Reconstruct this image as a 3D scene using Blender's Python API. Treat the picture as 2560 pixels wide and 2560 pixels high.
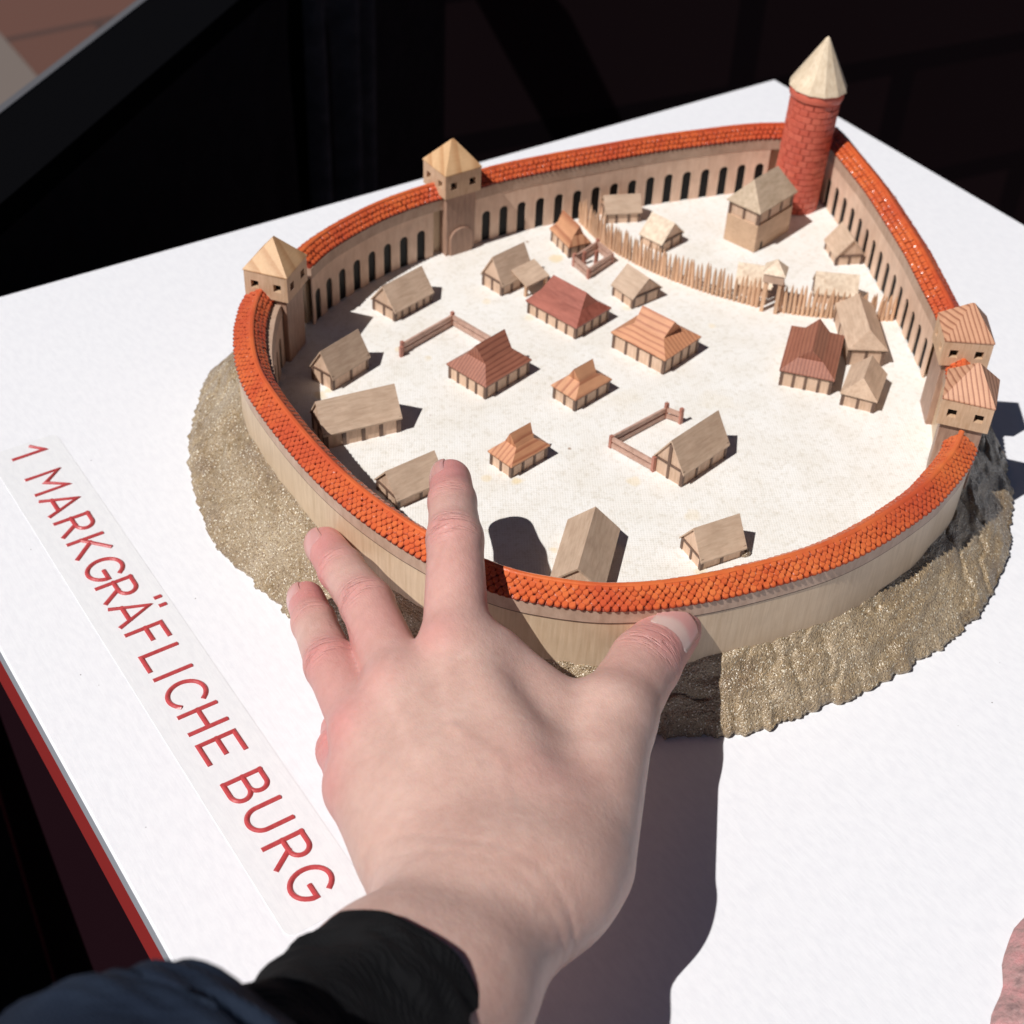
import bpy, math, random
import numpy as np
from mathutils import Vector, Matrix, noise

for _o in list(bpy.data.objects):
    bpy.data.objects.remove(_o)
random.seed(7)
rng = np.random.default_rng(7)
scene = bpy.context.scene
COL = scene.collection
MM = 0.001
H0 = 20.0                      # courtyard level above the table top, mm

# ------------------------------------------------------------------ camera
R = ((0.83209018, -0.55323026, 0.03952480), (-0.33920518, -0.56397473, -0.75290925), (0.43882317, 0.61308138, -0.65693641))
CAM = Vector((0.0, 0.0, 0.360))
cd = bpy.data.cameras.new('camera'); cam = bpy.data.objects.new('camera', cd); COL.objects.link(cam)
cd.sensor_width = 36.0; cd.lens = 36.0 * 3721.48 / 2560.0
cd.clip_start = 0.02; cd.clip_end = 60.0
M = Matrix(((R[0][0], -R[1][0], -R[2][0], CAM.x), (R[0][1], -R[1][1], -R[2][1], CAM.y), (R[0][2], -R[1][2], -R[2][2], CAM.z), (0, 0, 0, 1)))
cam.matrix_world = M
cd.dof.use_dof = True; cd.dof.focus_distance = 0.455; cd.dof.aperture_fstop = 19.0
scene.camera = cam

# ------------------------------------------------------------------ light
EL, AZ = math.radians(53.2), math.radians(5.0)
w = bpy.data.worlds.new('World'); scene.world = w; w.use_nodes = True
nt = w.node_tree; bg = nt.nodes['Background']
sky = nt.nodes.new('ShaderNodeTexSky'); sky.sky_type = 'NISHITA'; sky.sun_disc = False
sky.sun_elevation = EL; sky.sun_rotation = math.radians(265.5)
nt.links.new(sky.outputs[0], bg.inputs[0]); sky.air_density = 0.25; sky.dust_density = 0.2; sky.ozone_density = 0.2
bg.inputs[1].default_value = 0.05
sl = bpy.data.lights.new('sun', 'SUN'); sun = bpy.data.objects.new('sun', sl); COL.objects.link(sun)
sl.energy = 5.0; sl.angle = math.radians(0.5); sl.color = (1.0, 0.975, 0.945)
sun.location = (-0.6, 0.2, 0.9)
sun.rotation_euler = Vector((math.cos(EL) * math.cos(AZ), math.cos(EL) * math.sin(AZ), -math.sin(EL))).to_track_quat('-Z', 'Y').to_euler()
vs = scene.view_settings; vs.view_transform = 'Standard'; vs.look = 'None'; vs.gamma = 1.0; vs.exposure = -0.18
vs.use_curve_mapping = False

# ------------------------------------------------------------------ helpers
def tag(o, label=None, cat=None, group=None, kind=None):
    if label: o['label'] = label
    if cat: o['category'] = cat
    if group: o['group'] = group
    if kind: o['kind'] = kind
    return o

def thing(name, loc, rot=0.0, label=None, cat=None, group=None):
    o = bpy.data.objects.new(name, None); COL.objects.link(o)
    o.empty_display_size = 0.005
    o.location = [c * MM for c in loc]; o.rotation_euler = (0, 0, math.radians(rot))
    return tag(o, label, cat, group)

def mesh(name, V, F, mat=None, smooth=False):
    me = bpy.data.meshes.new(name)
    me.from_pydata([tuple(c * MM for c in v) for v in V], [], F)
    if smooth:
        me.polygons.foreach_set('use_smooth', [True] * len(me.polygons))
    if mat: me.materials.append(mat)
    me.validate(); me.update()
    return me

def fixn(me):
    import bmesh
    bm = bmesh.new(); bm.from_mesh(me); bmesh.ops.recalc_face_normals(bm, faces=bm.faces); bm.to_mesh(me); bm.free()
    return me

def obj(name, V, F, mat, parent=None, smooth=False, recalc=True, off=None):
    """mesh object from mm coordinates, local to parent (off: parent's world origin when V is in world mm)"""
    if off is not None:
        V = [(v[0] - off[0], v[1] - off[1], v[2] - off[2]) for v in V]
    me = mesh(name, V, F, mat, smooth)
    if recalc: fixn(me)
    o = bpy.data.objects.new(name, me); COL.objects.link(o)
    if parent: o.parent = parent
    return o

def inst(name, me, parent, mat4):
    o = bpy.data.objects.new(name, me); COL.objects.link(o); o.parent = parent; o.matrix_basis = mat4
    return o

class MB:
    def __init__(s): s.V = []; s.F = []
    def add(s, V, F):
        n = len(s.V); s.V += [tuple(v) for v in V]; s.F += [tuple(i + n for i in f) for f in F]; return s
    def box(s, x0, x1, y0, y1, z0, z1, c=0.0):
        if c <= 0:
            V = [(x, y, z) for z in (z0, z1) for y in (y0, y1) for x in (x0, x1)]
            return s.add(V, [(0, 2, 3, 1), (4, 5, 7, 6), (0, 1, 5, 4), (2, 6, 7, 3), (0, 4, 6, 2), (1, 3, 7, 5)])
        ring = lambda z, k: [(x0 + k, y0 + c, z), (x0 + c, y0 + k, z), (x1 - c, y0 + k, z), (x1 - k, y0 + c, z), (x1 - k, y1 - c, z), (x1 - c, y1 - k, z), (x0 + c, y1 - k, z), (x0 + k, y1 - c, z)]
        V = ring(z0 + c, 0) + ring(z1 - c, 0)
        lo = [(x0 + c, y0 + c, z0), (x1 - c, y0 + c, z0), (x1 - c, y1 - c, z0), (x0 + c, y1 - c, z0)]
        hi = [(x, y, z1) for x, y, _ in lo]
        V += lo + hi
        F = [(i, (i + 1) % 8, 8 + (i + 1) % 8, 8 + i) for i in range(8)]
        for k, b in ((0, 16), (8, 20)):
            F += [(k + 1, k + 2, b + 1, b), (k + 3, k + 4, b + 2, b + 1), (k + 5, k + 6, b + 3, b + 2), (k + 7, k + 0, b, b + 3),
                  (k + 0, k + 1, b), (k + 2, k + 3, b + 1), (k + 4, k + 5, b + 2), (k + 6, k + 7, b + 3)]
        F += [(16, 17, 18, 19), (20, 21, 22, 23)]
        return s.add(V, F)
    def beam(s, a, b, w, h, up=(0, 0, 1)):
        a = Vector(a); b = Vector(b); d = (b - a).normalized(); u = Vector(up); r = d.cross(u).normalized(); u = r.cross(d).normalized()
        V = [p + r * (sx * w / 2) + u * (sz * h / 2) for p in (a, b) for sz in (-1, 1) for sx in (-1, 1)]
        return s.add(V, [(0, 1, 3, 2), (4, 6, 7, 5), (0, 4, 5, 1), (2, 3, 7, 6), (0, 2, 6, 4), (1, 5, 7, 3)])
    def build(s, name, mat, parent=None, smooth=False, off=None):
        return obj(name, s.V, s.F, mat, parent, smooth, True, off)

# ------------------------------------------------------------------ materials
def new_mat(name):
    m = bpy.data.materials.new(name); m.use_nodes = True
    n = m.node_tree.nodes; b = n['Principled BSDF']
    return m, m.node_tree, n, b

def N(nt, t, **kw):
    n = nt.nodes.new(t)
    for k, v in kw.items():
        if k in n.inputs: n.inputs[k].default_value = v
        else: setattr(n, k, v)
    return n

def coords(nt, scale, which='Object', rot=(0, 0, 0)):
    tc = N(nt, 'ShaderNodeTexCoord'); mp = N(nt, 'ShaderNodeMapping')
    mp.inputs['Scale'].default_value = scale if hasattr(scale, '__len__') else (scale,) * 3
    mp.inputs['Rotation'].default_value = rot
    nt.links.new(tc.outputs[which], mp.inputs[0]); return mp.outputs[0]

def world_coords(nt, scale):
    g = N(nt, 'ShaderNodeNewGeometry'); mp = N(nt, 'ShaderNodeMapping')
    mp.inputs['Scale'].default_value = scale if hasattr(scale, '__len__') else (scale,) * 3
    nt.links.new(g.outputs['Position'], mp.inputs[0]); return mp.outputs[0]

def ramp(nt, fac, stops):
    r = N(nt, 'ShaderNodeValToRGB'); el = r.color_ramp.elements
    while len(el) < len(stops): el.new(0.5)
    for e, (p, c) in zip(el, stops):
        e.position = p; e.color = (*c, 1)
    nt.links.new(fac, r.inputs[0]); return r.outputs[0]

def mixc(nt, a, b, f, mode='MIX'):
    m = N(nt, 'ShaderNodeMix', data_type='RGBA', blend_type=mode)
    for i, v in ((6, a), (7, b)):
        if hasattr(v, 'is_linked'): nt.links.new(v, m.inputs[i])
        else: m.inputs[i].default_value = (*v, 1)
    if hasattr(f, 'is_linked'): nt.links.new(f, m.inputs[0])
    else: m.inputs[0].default_value = f
    return m.outputs[2]

def math_(nt, op, a, b=None, c=None):
    m = N(nt, 'ShaderNodeMath', operation=op)
    for i, v in enumerate((a, b, c)):
        if v is None: continue
        if hasattr(v, 'is_linked'): nt.links.new(v, m.inputs[i])
        else: m.inputs[i].default_value = v
    return m.outputs[0]

def bump(nt, b, h, dist, strength=1.0, chain=None):
    bp = N(nt, 'ShaderNodeBump'); bp.inputs['Distance'].default_value = dist; bp.inputs['Strength'].default_value = strength
    nt.links.new(h, bp.inputs['Height'])
    if chain: nt.links.new(chain, bp.inputs['Normal'])
    if b: nt.links.new(bp.outputs[0], b.inputs['Normal'])
    return bp.outputs[0]

def wood(name, dark, light, grain=(0.12, 1.6, 1.6), rot=(0, 0, 0), rough=0.55, ring=None, ringmix=0.6, coat=0.0, tint=0.12, contrast=0.6):
    """fine wood; grain = mm^-1 frequencies per local axis; ring = (dark, light, scale) for strong softwood rings"""
    m, nt, n, b = new_mat(name)
    v = coords(nt, tuple(g * 1000 for g in grain), rot=rot)
    n1 = N(nt, 'ShaderNodeTexNoise', Scale=1.0, Detail=6.0, Roughness=0.6, Distortion=0.4); nt.links.new(v, n1.inputs['Vector'])
    n2 = N(nt, 'ShaderNodeTexNoise', Scale=120.0, Detail=3.0, Roughness=0.6)
    nt.links.new(coords(nt, 1.0), n2.inputs['Vector'])
    c = ramp(nt, n1.outputs[0], [(0.30, dark), (0.62, light)])
    if ring:
        rv = coords(nt, 1000.0, rot=ring[3])
        wv = N(nt, 'ShaderNodeTexWave', wave_type='BANDS', bands_direction='X', wave_profile='SAW')
        wv.inputs['Scale'].default_value = ring[2]; wv.inputs['Distortion'].default_value = 2.2; wv.inputs['Detail'].default_value = 2.0
        wv.inputs['Detail Scale'].default_value = 0.35
        nt.links.new(rv, wv.inputs['Vector'])
        rc = ramp(nt, wv.outputs[0], [(0.0, ring[1]), (0.55, ring[1]), (0.85, ring[0]), (1.0, ring[0])])
        c = mixc(nt, c, rc, ringmix)
    oi = N(nt, 'ShaderNodeObjectInfo')
    c = mixc(nt, c, mixc(nt, (0.55, 0.5, 0.45), (1.25, 1.2, 1.15), oi.outputs['Random']), tint, 'MULTIPLY')
    c = mixc(nt, c, ramp(nt, n2.outputs[0], [(0.3, (0.72, 0.70, 0.68)), (0.7, (1.0, 1.0, 1.0))]), contrast, 'MULTIPLY')
    nt.links.new(c, b.inputs['Base Color'])
    b.inputs['Roughness'].default_value = rough
    b.inputs['Coat Weight'].default_value = coat; b.inputs['Coat Roughness'].default_value = 0.25
    bump(nt, b, n1.outputs[0], 0.00015, 0.5)
    return m

W_PALE = wood('pale_wood', (0.50, 0.32, 0.20), (0.66, 0.45, 0.30))
W_PANEL = wood('infill_wood', (0.60, 0.41, 0.28), (0.78, 0.56, 0.42), grain=(1.2, 1.2, 0.15), tint=0.25)
W_POST = wood('stained_post_wood', (0.10, 0.058, 0.042), (0.20, 0.12, 0.085), grain=(1.4, 1.4, 0.2))
W_BEAM = wood('dark_beam_wood', (0.09, 0.055, 0.04), (0.18, 0.115, 0.08))
W_GREY = wood('grey_brown_roof_wood', (0.53, 0.375, 0.27), (0.66, 0.495, 0.37), grain=(0.16, 0.9, 0.9), tint=0.3)
W_CREAM = wood('cream_roof_wood', (0.66, 0.50, 0.36), (0.86, 0.72, 0.56), grain=(0.5, 0.5, 0.5), tint=0.1)
W_RED = wood('red_brown_roof_wood', (0.27, 0.075, 0.05), (0.42, 0.135, 0.095), grain=(0.12, 0.5, 0.5), rough=0.38, coat=0.2)
W_DKRED = wood('dark_red_roof_wood', (0.30, 0.10, 0.065), (0.42, 0.17, 0.11), rough=0.45, coat=0.1, ring=((0.13, 0.035, 0.025), (0.40, 0.16, 0.10), 0.22, (0, 0, 1.57)), ringmix=0.55)
W_ORANGE = wood('orange_roof_wood', (0.52, 0.22, 0.11), (0.66, 0.32, 0.17), rough=0.5, ring=((0.36, 0.11, 0.06), (0.68, 0.33, 0.18), 0.16, (0, 0, 1.57)), ringmix=0.6)
W_STRIPE = wood('orange_striped_roof_wood', (0.55, 0.26, 0.13), (0.66, 0.34, 0.19), rough=0.5, ring=((0.38, 0.14, 0.075), (0.67, 0.34, 0.19), 0.085, (0, 0, 1.57)), ringmix=0.75)
W_TROOF = wood('tower_roof_wood', (0.60, 0.34, 0.16), (0.72, 0.46, 0.25), rough=0.5, ring=((0.50, 0.24, 0.10), (0.72, 0.46, 0.25), 0.05, (0.3, 0.2, 0.8)), ringmix=0.55)
W_TROOF2 = wood('striped_tower_roof_wood', (0.58, 0.28, 0.16), (0.70, 0.37, 0.22), rough=0.5, ring=((0.30, 0.10, 0.055), (0.72, 0.39, 0.24), 0.19, (0.5, 0.35, -0.15)), ringmix=0.8)
W_TOWER = wood('tower_wood', (0.56, 0.36, 0.22), (0.68, 0.47, 0.31), grain=(1.0, 1.0, 0.14))
W_SHAFT = wood('brown_shaft_wood', (0.30, 0.175, 0.125), (0.43, 0.27, 0.195), grain=(1.0, 1.0, 0.14), rough=0.45)
W_WALL = wood('wall_wood', (0.58, 0.42, 0.27), (0.69, 0.525, 0.36), grain=(0.8, 0.8, 0.06), rough=0.36, contrast=0.35)
W_BAND = wood('wall_band_wood', (0.46, 0.305, 0.22), (0.57, 0.405, 0.305), grain=(0.4, 0.4, 0.16), rough=0.5)
W_ARC = wood('arcade_wood', (0.70, 0.475, 0.345), (0.81, 0.59, 0.45), grain=(0.5, 0.5, 0.12))
W_PEN = wood('reddish_fence_wood', (0.36, 0.13, 0.095), (0.50, 0.22, 0.16), grain=(0.6, 0.6, 0.6), rough=0.4)
W_RAIL = wood('fence_rail_wood', (0.42, 0.25, 0.19), (0.60, 0.39, 0.31), grain=(0.4, 0.4, 0.4), rough=0.45)
W_STAKE = wood('stake_wood', (0.58, 0.34, 0.20), (0.76, 0.50, 0.33), grain=(1.5, 1.5, 0.15), tint=0.4)
W_CONE = wood('spire_wood', (0.68, 0.53, 0.36), (0.84, 0.70, 0.52), grain=(0.9, 0.9, 0.1))

def simple(name, col, rough=0.5, spec=0.5, coat=0.0):
    m, nt, n, b = new_mat(name)
    b.inputs['Base Color'].default_value = (*col, 1); b.inputs['Roughness'].default_value = rough
    b.inputs['Specular IOR Level'].default_value = spec; b.inputs['Coat Weight'].default_value = coat
    nz = N(nt, 'ShaderNodeTexNoise', Scale=900.0, Detail=4.0); nt.links.new(coords(nt, 1.0), nz.inputs['Vector'])
    bump(nt, b, nz.outputs[0], 0.00006, 0.4)
    return m

DARK = simple('black_paint', (0.004, 0.004, 0.005), 0.5, 0.2)

def tile_mat():
    m, nt, n, b = new_mat('orange_glazed_tile')
    oi = N(nt, 'ShaderNodeObjectInfo')
    nz = N(nt, 'ShaderNodeTexNoise', Scale=190.0, Detail=3.0); nt.links.new(world_coords(nt, 1.0), nz.inputs['Vector'])
    n3 = N(nt, 'ShaderNodeTexNoise', Scale=26.0, Detail=2.0); nt.links.new(world_coords(nt, 1.0), n3.inputs['Vector'])
    f = math_(nt, 'ADD', math_(nt, 'MULTIPLY', oi.outputs['Random'], 0.30), math_(nt, 'MULTIPLY', nz.outputs[0], 0.75))
    c = ramp(nt, f, [(0.12, (0.44, 0.060, 0.024)), (0.42, (0.64, 0.125, 0.038)), (0.9, (0.76, 0.21, 0.062))])
    c = mixc(nt, c, (0.52, 0.075, 0.035), ramp(nt, n3.outputs[0], [(0.45, (0, 0, 0)), (0.65, (0.75, 0.75, 0.75))]))
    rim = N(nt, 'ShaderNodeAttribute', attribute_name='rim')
    c = mixc(nt, c, (0.23, 0.026, 0.010), math_(nt, 'MULTIPLY', math_(nt, 'POWER', rim.outputs['Fac'], 1.3), 0.88))  # tile edges darkened: glaze in joints plus shadow outlines put into the colour
    nt.links.new(c, b.inputs['Base Color'])
    b.inputs['Roughness'].default_value = 0.2; b.inputs['Specular IOR Level'].default_value = 0.6
    n2 = N(nt, 'ShaderNodeTexNoise', Scale=1500.0, Detail=3.0); nt.links.new(world_coords(nt, 1.0), n2.inputs['Vector'])
    bump(nt, b, n2.outputs[0], 0.00010, 0.6)
    return m
TILE = tile_mat()
CORE = simple('roof_bed_paint', (0.34, 0.045, 0.018), 0.5)

def brick_mat():
    m, nt, n, b = new_mat('red_painted_brick')
    oi = N(nt, 'ShaderNodeObjectInfo')
    nz = N(nt, 'ShaderNodeTexNoise', Scale=300.0, Detail=3.0); nt.links.new(world_coords(nt, 1.0), nz.inputs['Vector'])
    f = math_(nt, 'ADD', math_(nt, 'MULTIPLY', oi.outputs['Random'], 0.5), math_(nt, 'MULTIPLY', nz.outputs[0], 0.6))
    c = ramp(nt, f, [(0.2, (0.52, 0.095, 0.06)), (0.9, (0.64, 0.15, 0.095))])
    nt.links.new(c, b.inputs['Base Color']); b.inputs['Roughness'].default_value = 0.4
    bump(nt, b, nz.outputs[0], 0.0003, 0.4)
    return m
BRICK = brick_mat()
MORTAR = simple('red_mortar_paint', (0.46, 0.085, 0.055), 0.5)

def board_mat(name, col, fibre=1.0):
    m, nt, n, b = new_mat(name)
    n1 = N(nt, 'ShaderNodeTexNoise', Scale=6.0, Detail=5.0); nt.links.new(world_coords(nt, 1.0), n1.inputs['Vector'])
    n2 = N(nt, 'ShaderNodeTexNoise', Scale=520.0, Detail=5.0, Roughness=0.65); nt.links.new(world_coords(nt, (1.0, 0.35, 1.0)), n2.inputs['Vector'])
    n4 = N(nt, 'ShaderNodeTexNoise', Scale=1.0, Detail=3.0); nt.links.new(world_coords(nt, (1500.0, 60.0, 900.0)), n4.inputs['Vector'])
    n3 = N(nt, 'ShaderNodeTexVoronoi', Scale=95.0); nt.links.new(world_coords(nt, 1.0), n3.inputs['Vector'])
    c = mixc(nt, col, tuple(x * 0.955 for x in col), n1.outputs[0])
    c = mixc(nt, c, ramp(nt, n2.outputs[0], [(0.35, (0.93, 0.93, 0.94)), (0.6, (1, 1, 1))]), 0.8, 'MULTIPLY')
    sp = ramp(nt, n3.outputs['Distance'], [(0.012, (0.25, 0.23, 0.22)), (0.03, (1, 1, 1))])
    n5 = N(nt, 'ShaderNodeTexNoise', Scale=30.0, Detail=2.0); nt.links.new(world_coords(nt, 1.0), n5.inputs['Vector'])
    c = mixc(nt, c, sp, ramp(nt, n5.outputs[0], [(0.54, (0, 0, 0)), (0.60, (1, 1, 1))]), 'MULTIPLY')
    nt.links.new(c, b.inputs['Base Color']); b.inputs['Roughness'].default_value = 0.42
    h = math_(nt, 'ADD', n2.outputs[0], math_(nt, 'MULTIPLY', n4.outputs[0], 0.6))
    bump(nt, b, h, 0.00008, 0.5)
    return m
BOARD = board_mat('white_coated_board', (0.86, 0.86, 0.89))
PLAQ = board_mat('clear_label_film', (0.82, 0.82, 0.835))

def letter_mat():
    m, nt, n, b = new_mat('red_relief_paint')
    nz = N(nt, 'ShaderNodeTexNoise', Scale=700.0, Detail=3.0); nt.links.new(world_coords(nt, 1.0), nz.inputs['Vector'])
    c = ramp(nt, nz.outputs[0], [(0.3, (0.44, 0.052, 0.058)), (0.7, (0.53, 0.078, 0.08))])
    nt.links.new(c, b.inputs['Base Color']); b.inputs['Roughness'].default_value = 0.32
    bump(nt, b, nz.outputs[0], 0.00015, 0.35)
    return m
LETTER = letter_mat()

def floor_mat(stains):
    m, nt, n, b = new_mat('canvas_ground')
    P = world_coords(nt, 1.0)
    def wave(rot, sc):
        mp = N(nt, 'ShaderNodeMapping'); mp.inputs['Rotation'].default_value = (0, 0, rot); nt.links.new(P, mp.inputs[0])
        wv = N(nt, 'ShaderNodeTexWave', wave_type='BANDS', bands_direction='X'); wv.inputs['Scale'].default_value = sc
        wv.inputs['Distortion'].default_value = 1.6; wv.inputs['Detail'].default_value = 2.0; wv.inputs['Detail Scale'].default_value = 0.6
        nt.links.new(mp.outputs[0], wv.inputs['Vector']); return wv.outputs[0]
    a, c_ = wave(0.55, 340.0), wave(0.55 + 1.57, 300.0)
    h = math_(nt, 'MAXIMUM', a, c_)
    n1 = N(nt, 'ShaderNodeTexNoise', Scale=55.0, Detail=5.0, Roughness=0.6); nt.links.new(P, n1.inputs['Vector'])
    n2 = N(nt, 'ShaderNodeTexNoise', Scale=520.0, Detail=4.0, Roughness=0.65); nt.links.new(P, n2.inputs['Vector'])
    c = ramp(nt, n1.outputs[0], [(0.35, (0.805, 0.77, 0.715)), (0.65, (0.86, 0.84, 0.81))])
    c = mixc(nt, c, ramp(nt, n2.outputs[0], [(0.30, (0.80, 0.77, 0.71)), (0.50, (1, 1, 1))]), 0.7, 'MULTIPLY')
    c = mixc(nt, c, ramp(nt, h, [(0.35, (0.88, 0.86, 0.83)), (0.8, (1, 1, 1))]), 0.6, 'MULTIPLY')
    nd = N(nt, 'ShaderNodeTexNoise', Scale=160.0, Detail=2.0); nt.links.new(P, nd.inputs['Vector'])
    for (x, y, r, amt) in stains:
        vd = N(nt, 'ShaderNodeVectorMath', operation='DISTANCE'); nt.links.new(P, vd.inputs[0]); vd.inputs[1].default_value = (x * MM, y * MM, H0 * MM)
        f = math_(nt, 'ADD', math_(nt, 'DIVIDE', vd.outputs['Value'], r * MM), math_(nt, 'MULTIPLY', nd.outputs[0], 1.1))
        c = mixc(nt, c, (0.78, 0.60, 0.30), math_(nt, 'MULTIPLY', ramp(nt, f, [(0.75, (1, 1, 1)), (1.45, (0, 0, 0))]), amt * .75))
    v = N(nt, 'ShaderNodeTexVoronoi', Scale=55.0); nt.links.new(P, v.inputs['Vector'])
    n3 = N(nt, 'ShaderNodeTexNoise', Scale=20.0, Detail=1.0); nt.links.new(P, n3.inputs['Vector'])
    c = mixc(nt, c, ramp(nt, v.outputs['Distance'], [(0.03, (0.42, 0.27, 0.19)), (0.05, (1, 1, 1))]), ramp(nt, n3.outputs[0], [(0.52, (0, 0, 0)), (0.56, (0.8, 0.8, 0.8))]), 'MULTIPLY')
    nt.links.new(c, b.inputs['Base Color']); b.inputs['Roughness'].default_value = 0.9; b.inputs['Specular IOR Level'].default_value = 0.2
    b1 = bump(nt, None, h, 0.00012, 0.5)
    bump(nt, b, n2.outputs[0], 0.00022, 0.5, b1)
    return m
STAINS = [(237.3, 330.1, 6, .8), (230, 337, 5, .5), (202.3, 411.6, 6, .55), (337.1, 446, 8, .75), (300.3, 414, 5, .35), (339.1, 400, 6, .45), (362, 371.5, 5, .45),
          (243, 422, 4, .5), (279.9, 283.1, 7, .3), (228.5, 294, 5, .6), (264.5, 259.5, 7, .5), (274.3, 308, 7, .45), (250, 411, 5, .35), (206, 412, 4, .6), (292, 434, 5, .4), (330, 330, 20, .10), (300, 350, 18, .08)]
FLOOR = floor_mat(STAINS)

def mound_mat():
    m, nt, n, b = new_mat('resin_bound_sand')
    P = world_coords(nt, 1.0)
    n1 = N(nt, 'ShaderNodeTexNoise', Scale=45.0, Detail=5.0, Roughness=0.62); nt.links.new(P, n1.inputs['Vector'])
    v = N(nt, 'ShaderNodeTexVoronoi', Scale=2300.0); nt.links.new(P, v.inputs['Vector'])
    v2 = N(nt, 'ShaderNodeTexVoronoi', Scale=1300.0); nt.links.new(P, v2.inputs['Vector'])
    c = ramp(nt, n1.outputs[0], [(0.26, (0.215, 0.145, 0.09)), (0.46, (0.345, 0.255, 0.155)), (0.70, (0.46, 0.365, 0.25))])
    sp = N(nt, 'ShaderNodeSeparateColor'); nt.links.new(v.outputs['Color'], sp.inputs[0])
    c = mixc(nt, c, ramp(nt, sp.outputs[0], [(0.0, (0.45, 0.38, 0.30)), (0.25, (0.9, 0.88, 0.84)), (0.85, (1.0, 1.0, 1.0)), (1.0, (1.35, 1.3, 1.2))]), 0.85, 'MULTIPLY')
    c = mixc(nt, c, (0.88, 0.80, 0.64), ramp(nt, sp.outputs[1], [(0.94, (0, 0, 0)), (0.965, (.8, .8, .8))]))  # sparse pale grains: sparkle of the sand painted into the base colour
    c = mixc(nt, c, (0.16, 0.10, 0.06), ramp(nt, sp.outputs[2], [(0.95, (0, 0, 0)), (0.965, (.8, .8, .8))]))
    nt.links.new(c, b.inputs['Base Color'])
    b.inputs['Roughness'].default_value = 0.24; b.inputs['Specular IOR Level'].default_value = 0.7
    h = math_(nt, 'ADD', math_(nt, 'MULTIPLY', v.outputs['Distance'], -0.7), math_(nt, 'MULTIPLY', v2.outputs['Distance'], -0.9))
    bump(nt, b, h, 0.00042, 0.8)
    return m
SAND = mound_mat()

def skin_mat():
    m, nt, n, b = new_mat('skin')
    P = world_coords(nt, 1.0)
    at = N(nt, 'ShaderNodeAttribute', attribute_name='flush')
    n1 = N(nt, 'ShaderNodeTexNoise', Scale=70.0, Detail=5.0, Roughness=0.6); nt.links.new(P, n1.inputs['Vector'])
    n2 = N(nt, 'ShaderNodeTexNoise', Scale=320.0, Detail=4.0, Roughness=0.6); nt.links.new(P, n2.inputs['Vector'])
    v = N(nt, 'ShaderNodeTexVoronoi', Scale=1300.0, feature='DISTANCE_TO_EDGE'); nt.links.new(world_coords(nt, (1.0, 0.7, 1.0)), v.inputs['Vector'])
    n3 = N(nt, 'ShaderNodeTexNoise', Scale=1.0, Detail=4.0, Roughness=0.6); nt.links.new(world_coords(nt, (900.0, 420.0, 700.0)), n3.inputs['Vector'])
    c = ramp(nt, n1.outputs[0], [(0.3, (0.585, 0.365, 0.305)), (0.7, (0.675, 0.455, 0.385))])
    f = math_(nt, 'MULTIPLY', at.outputs['Fac'], math_(nt, 'ADD', 0.55, math_(nt, 'MULTIPLY', n1.outputs[0], 0.8)))
    c = mixc(nt, c, (0.64, 0.245, 0.235), math_(nt, 'MINIMUM', f, 0.8))
    c = mixc(nt, c, ramp(nt, n2.outputs[0], [(0.3, (0.90, 0.86, 0.85)), (0.65, (1, 1, 1))]), 0.7, 'MULTIPLY')
    nt.links.new(c, b.inputs['Base Color'])
    b.inputs['Roughness'].default_value = 0.46; b.inputs['Specular IOR Level'].default_value = 0.42
    b.inputs['Subsurface Weight'].default_value = 0.35; b.inputs['Subsurface Radius'].default_value = (1.0, 0.36, 0.2); b.inputs['Subsurface Scale'].default_value = 0.0035
    h = math_(nt, 'ADD', math_(nt, 'MULTIPLY', v.outputs['Distance'], 0.5), n3.outputs[0])
    b1 = bump(nt, None, n2.outputs[0], 0.00030, 0.55)
    b2 = bump(nt, None, h, 0.00018, 0.65, b1)
    fu, fv, fm = (N(nt, 'ShaderNodeAttribute', attribute_name=k).outputs['Fac'] for k in ('fold_u', 'fold_v', 'fold'))
    cx = N(nt, 'ShaderNodeCombineXYZ'); nt.links.new(math_(nt, 'MULTIPLY', fu, 0.75), cx.inputs[0]); nt.links.new(math_(nt, 'MULTIPLY', fv, 0.13), cx.inputs[1])
    nf = N(nt, 'ShaderNodeTexNoise', Scale=1.0, Detail=3.0, Roughness=0.6); nt.links.new(cx.outputs[0], nf.inputs['Vector'])
    ln = ramp(nt, nf.outputs[0], [(0.38, (0, 0, 0)), (0.50, (1, 1, 1))])
    hm = math_(nt, 'MULTIPLY', ln, fm)
    inv = math_(nt, 'SUBTRACT', 0.0, math_(nt, 'MULTIPLY', math_(nt, 'SUBTRACT', 1.0, ln), fm))
    bump(nt, b, inv, 0.0006, 0.85, b2)
    return m
SKIN = skin_mat()

def nail_mat():
    m, nt, n, b = new_mat('fingernail')
    c = N(nt, 'ShaderNodeAttribute', attribute_name='tip')
    nt.links.new(mixc(nt, (0.62, 0.315, 0.29), (0.62, 0.43, 0.385), c.outputs['Fac']), b.inputs['Base Color'])
    b.inputs['Roughness'].default_value = 0.25; b.inputs['Subsurface Weight'].default_value = 0.2; b.inputs['Subsurface Radius'].default_value = (1, .4, .25); b.inputs['Subsurface Scale'].default_value = 0.002
    return m
NAIL = nail_mat()

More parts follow.
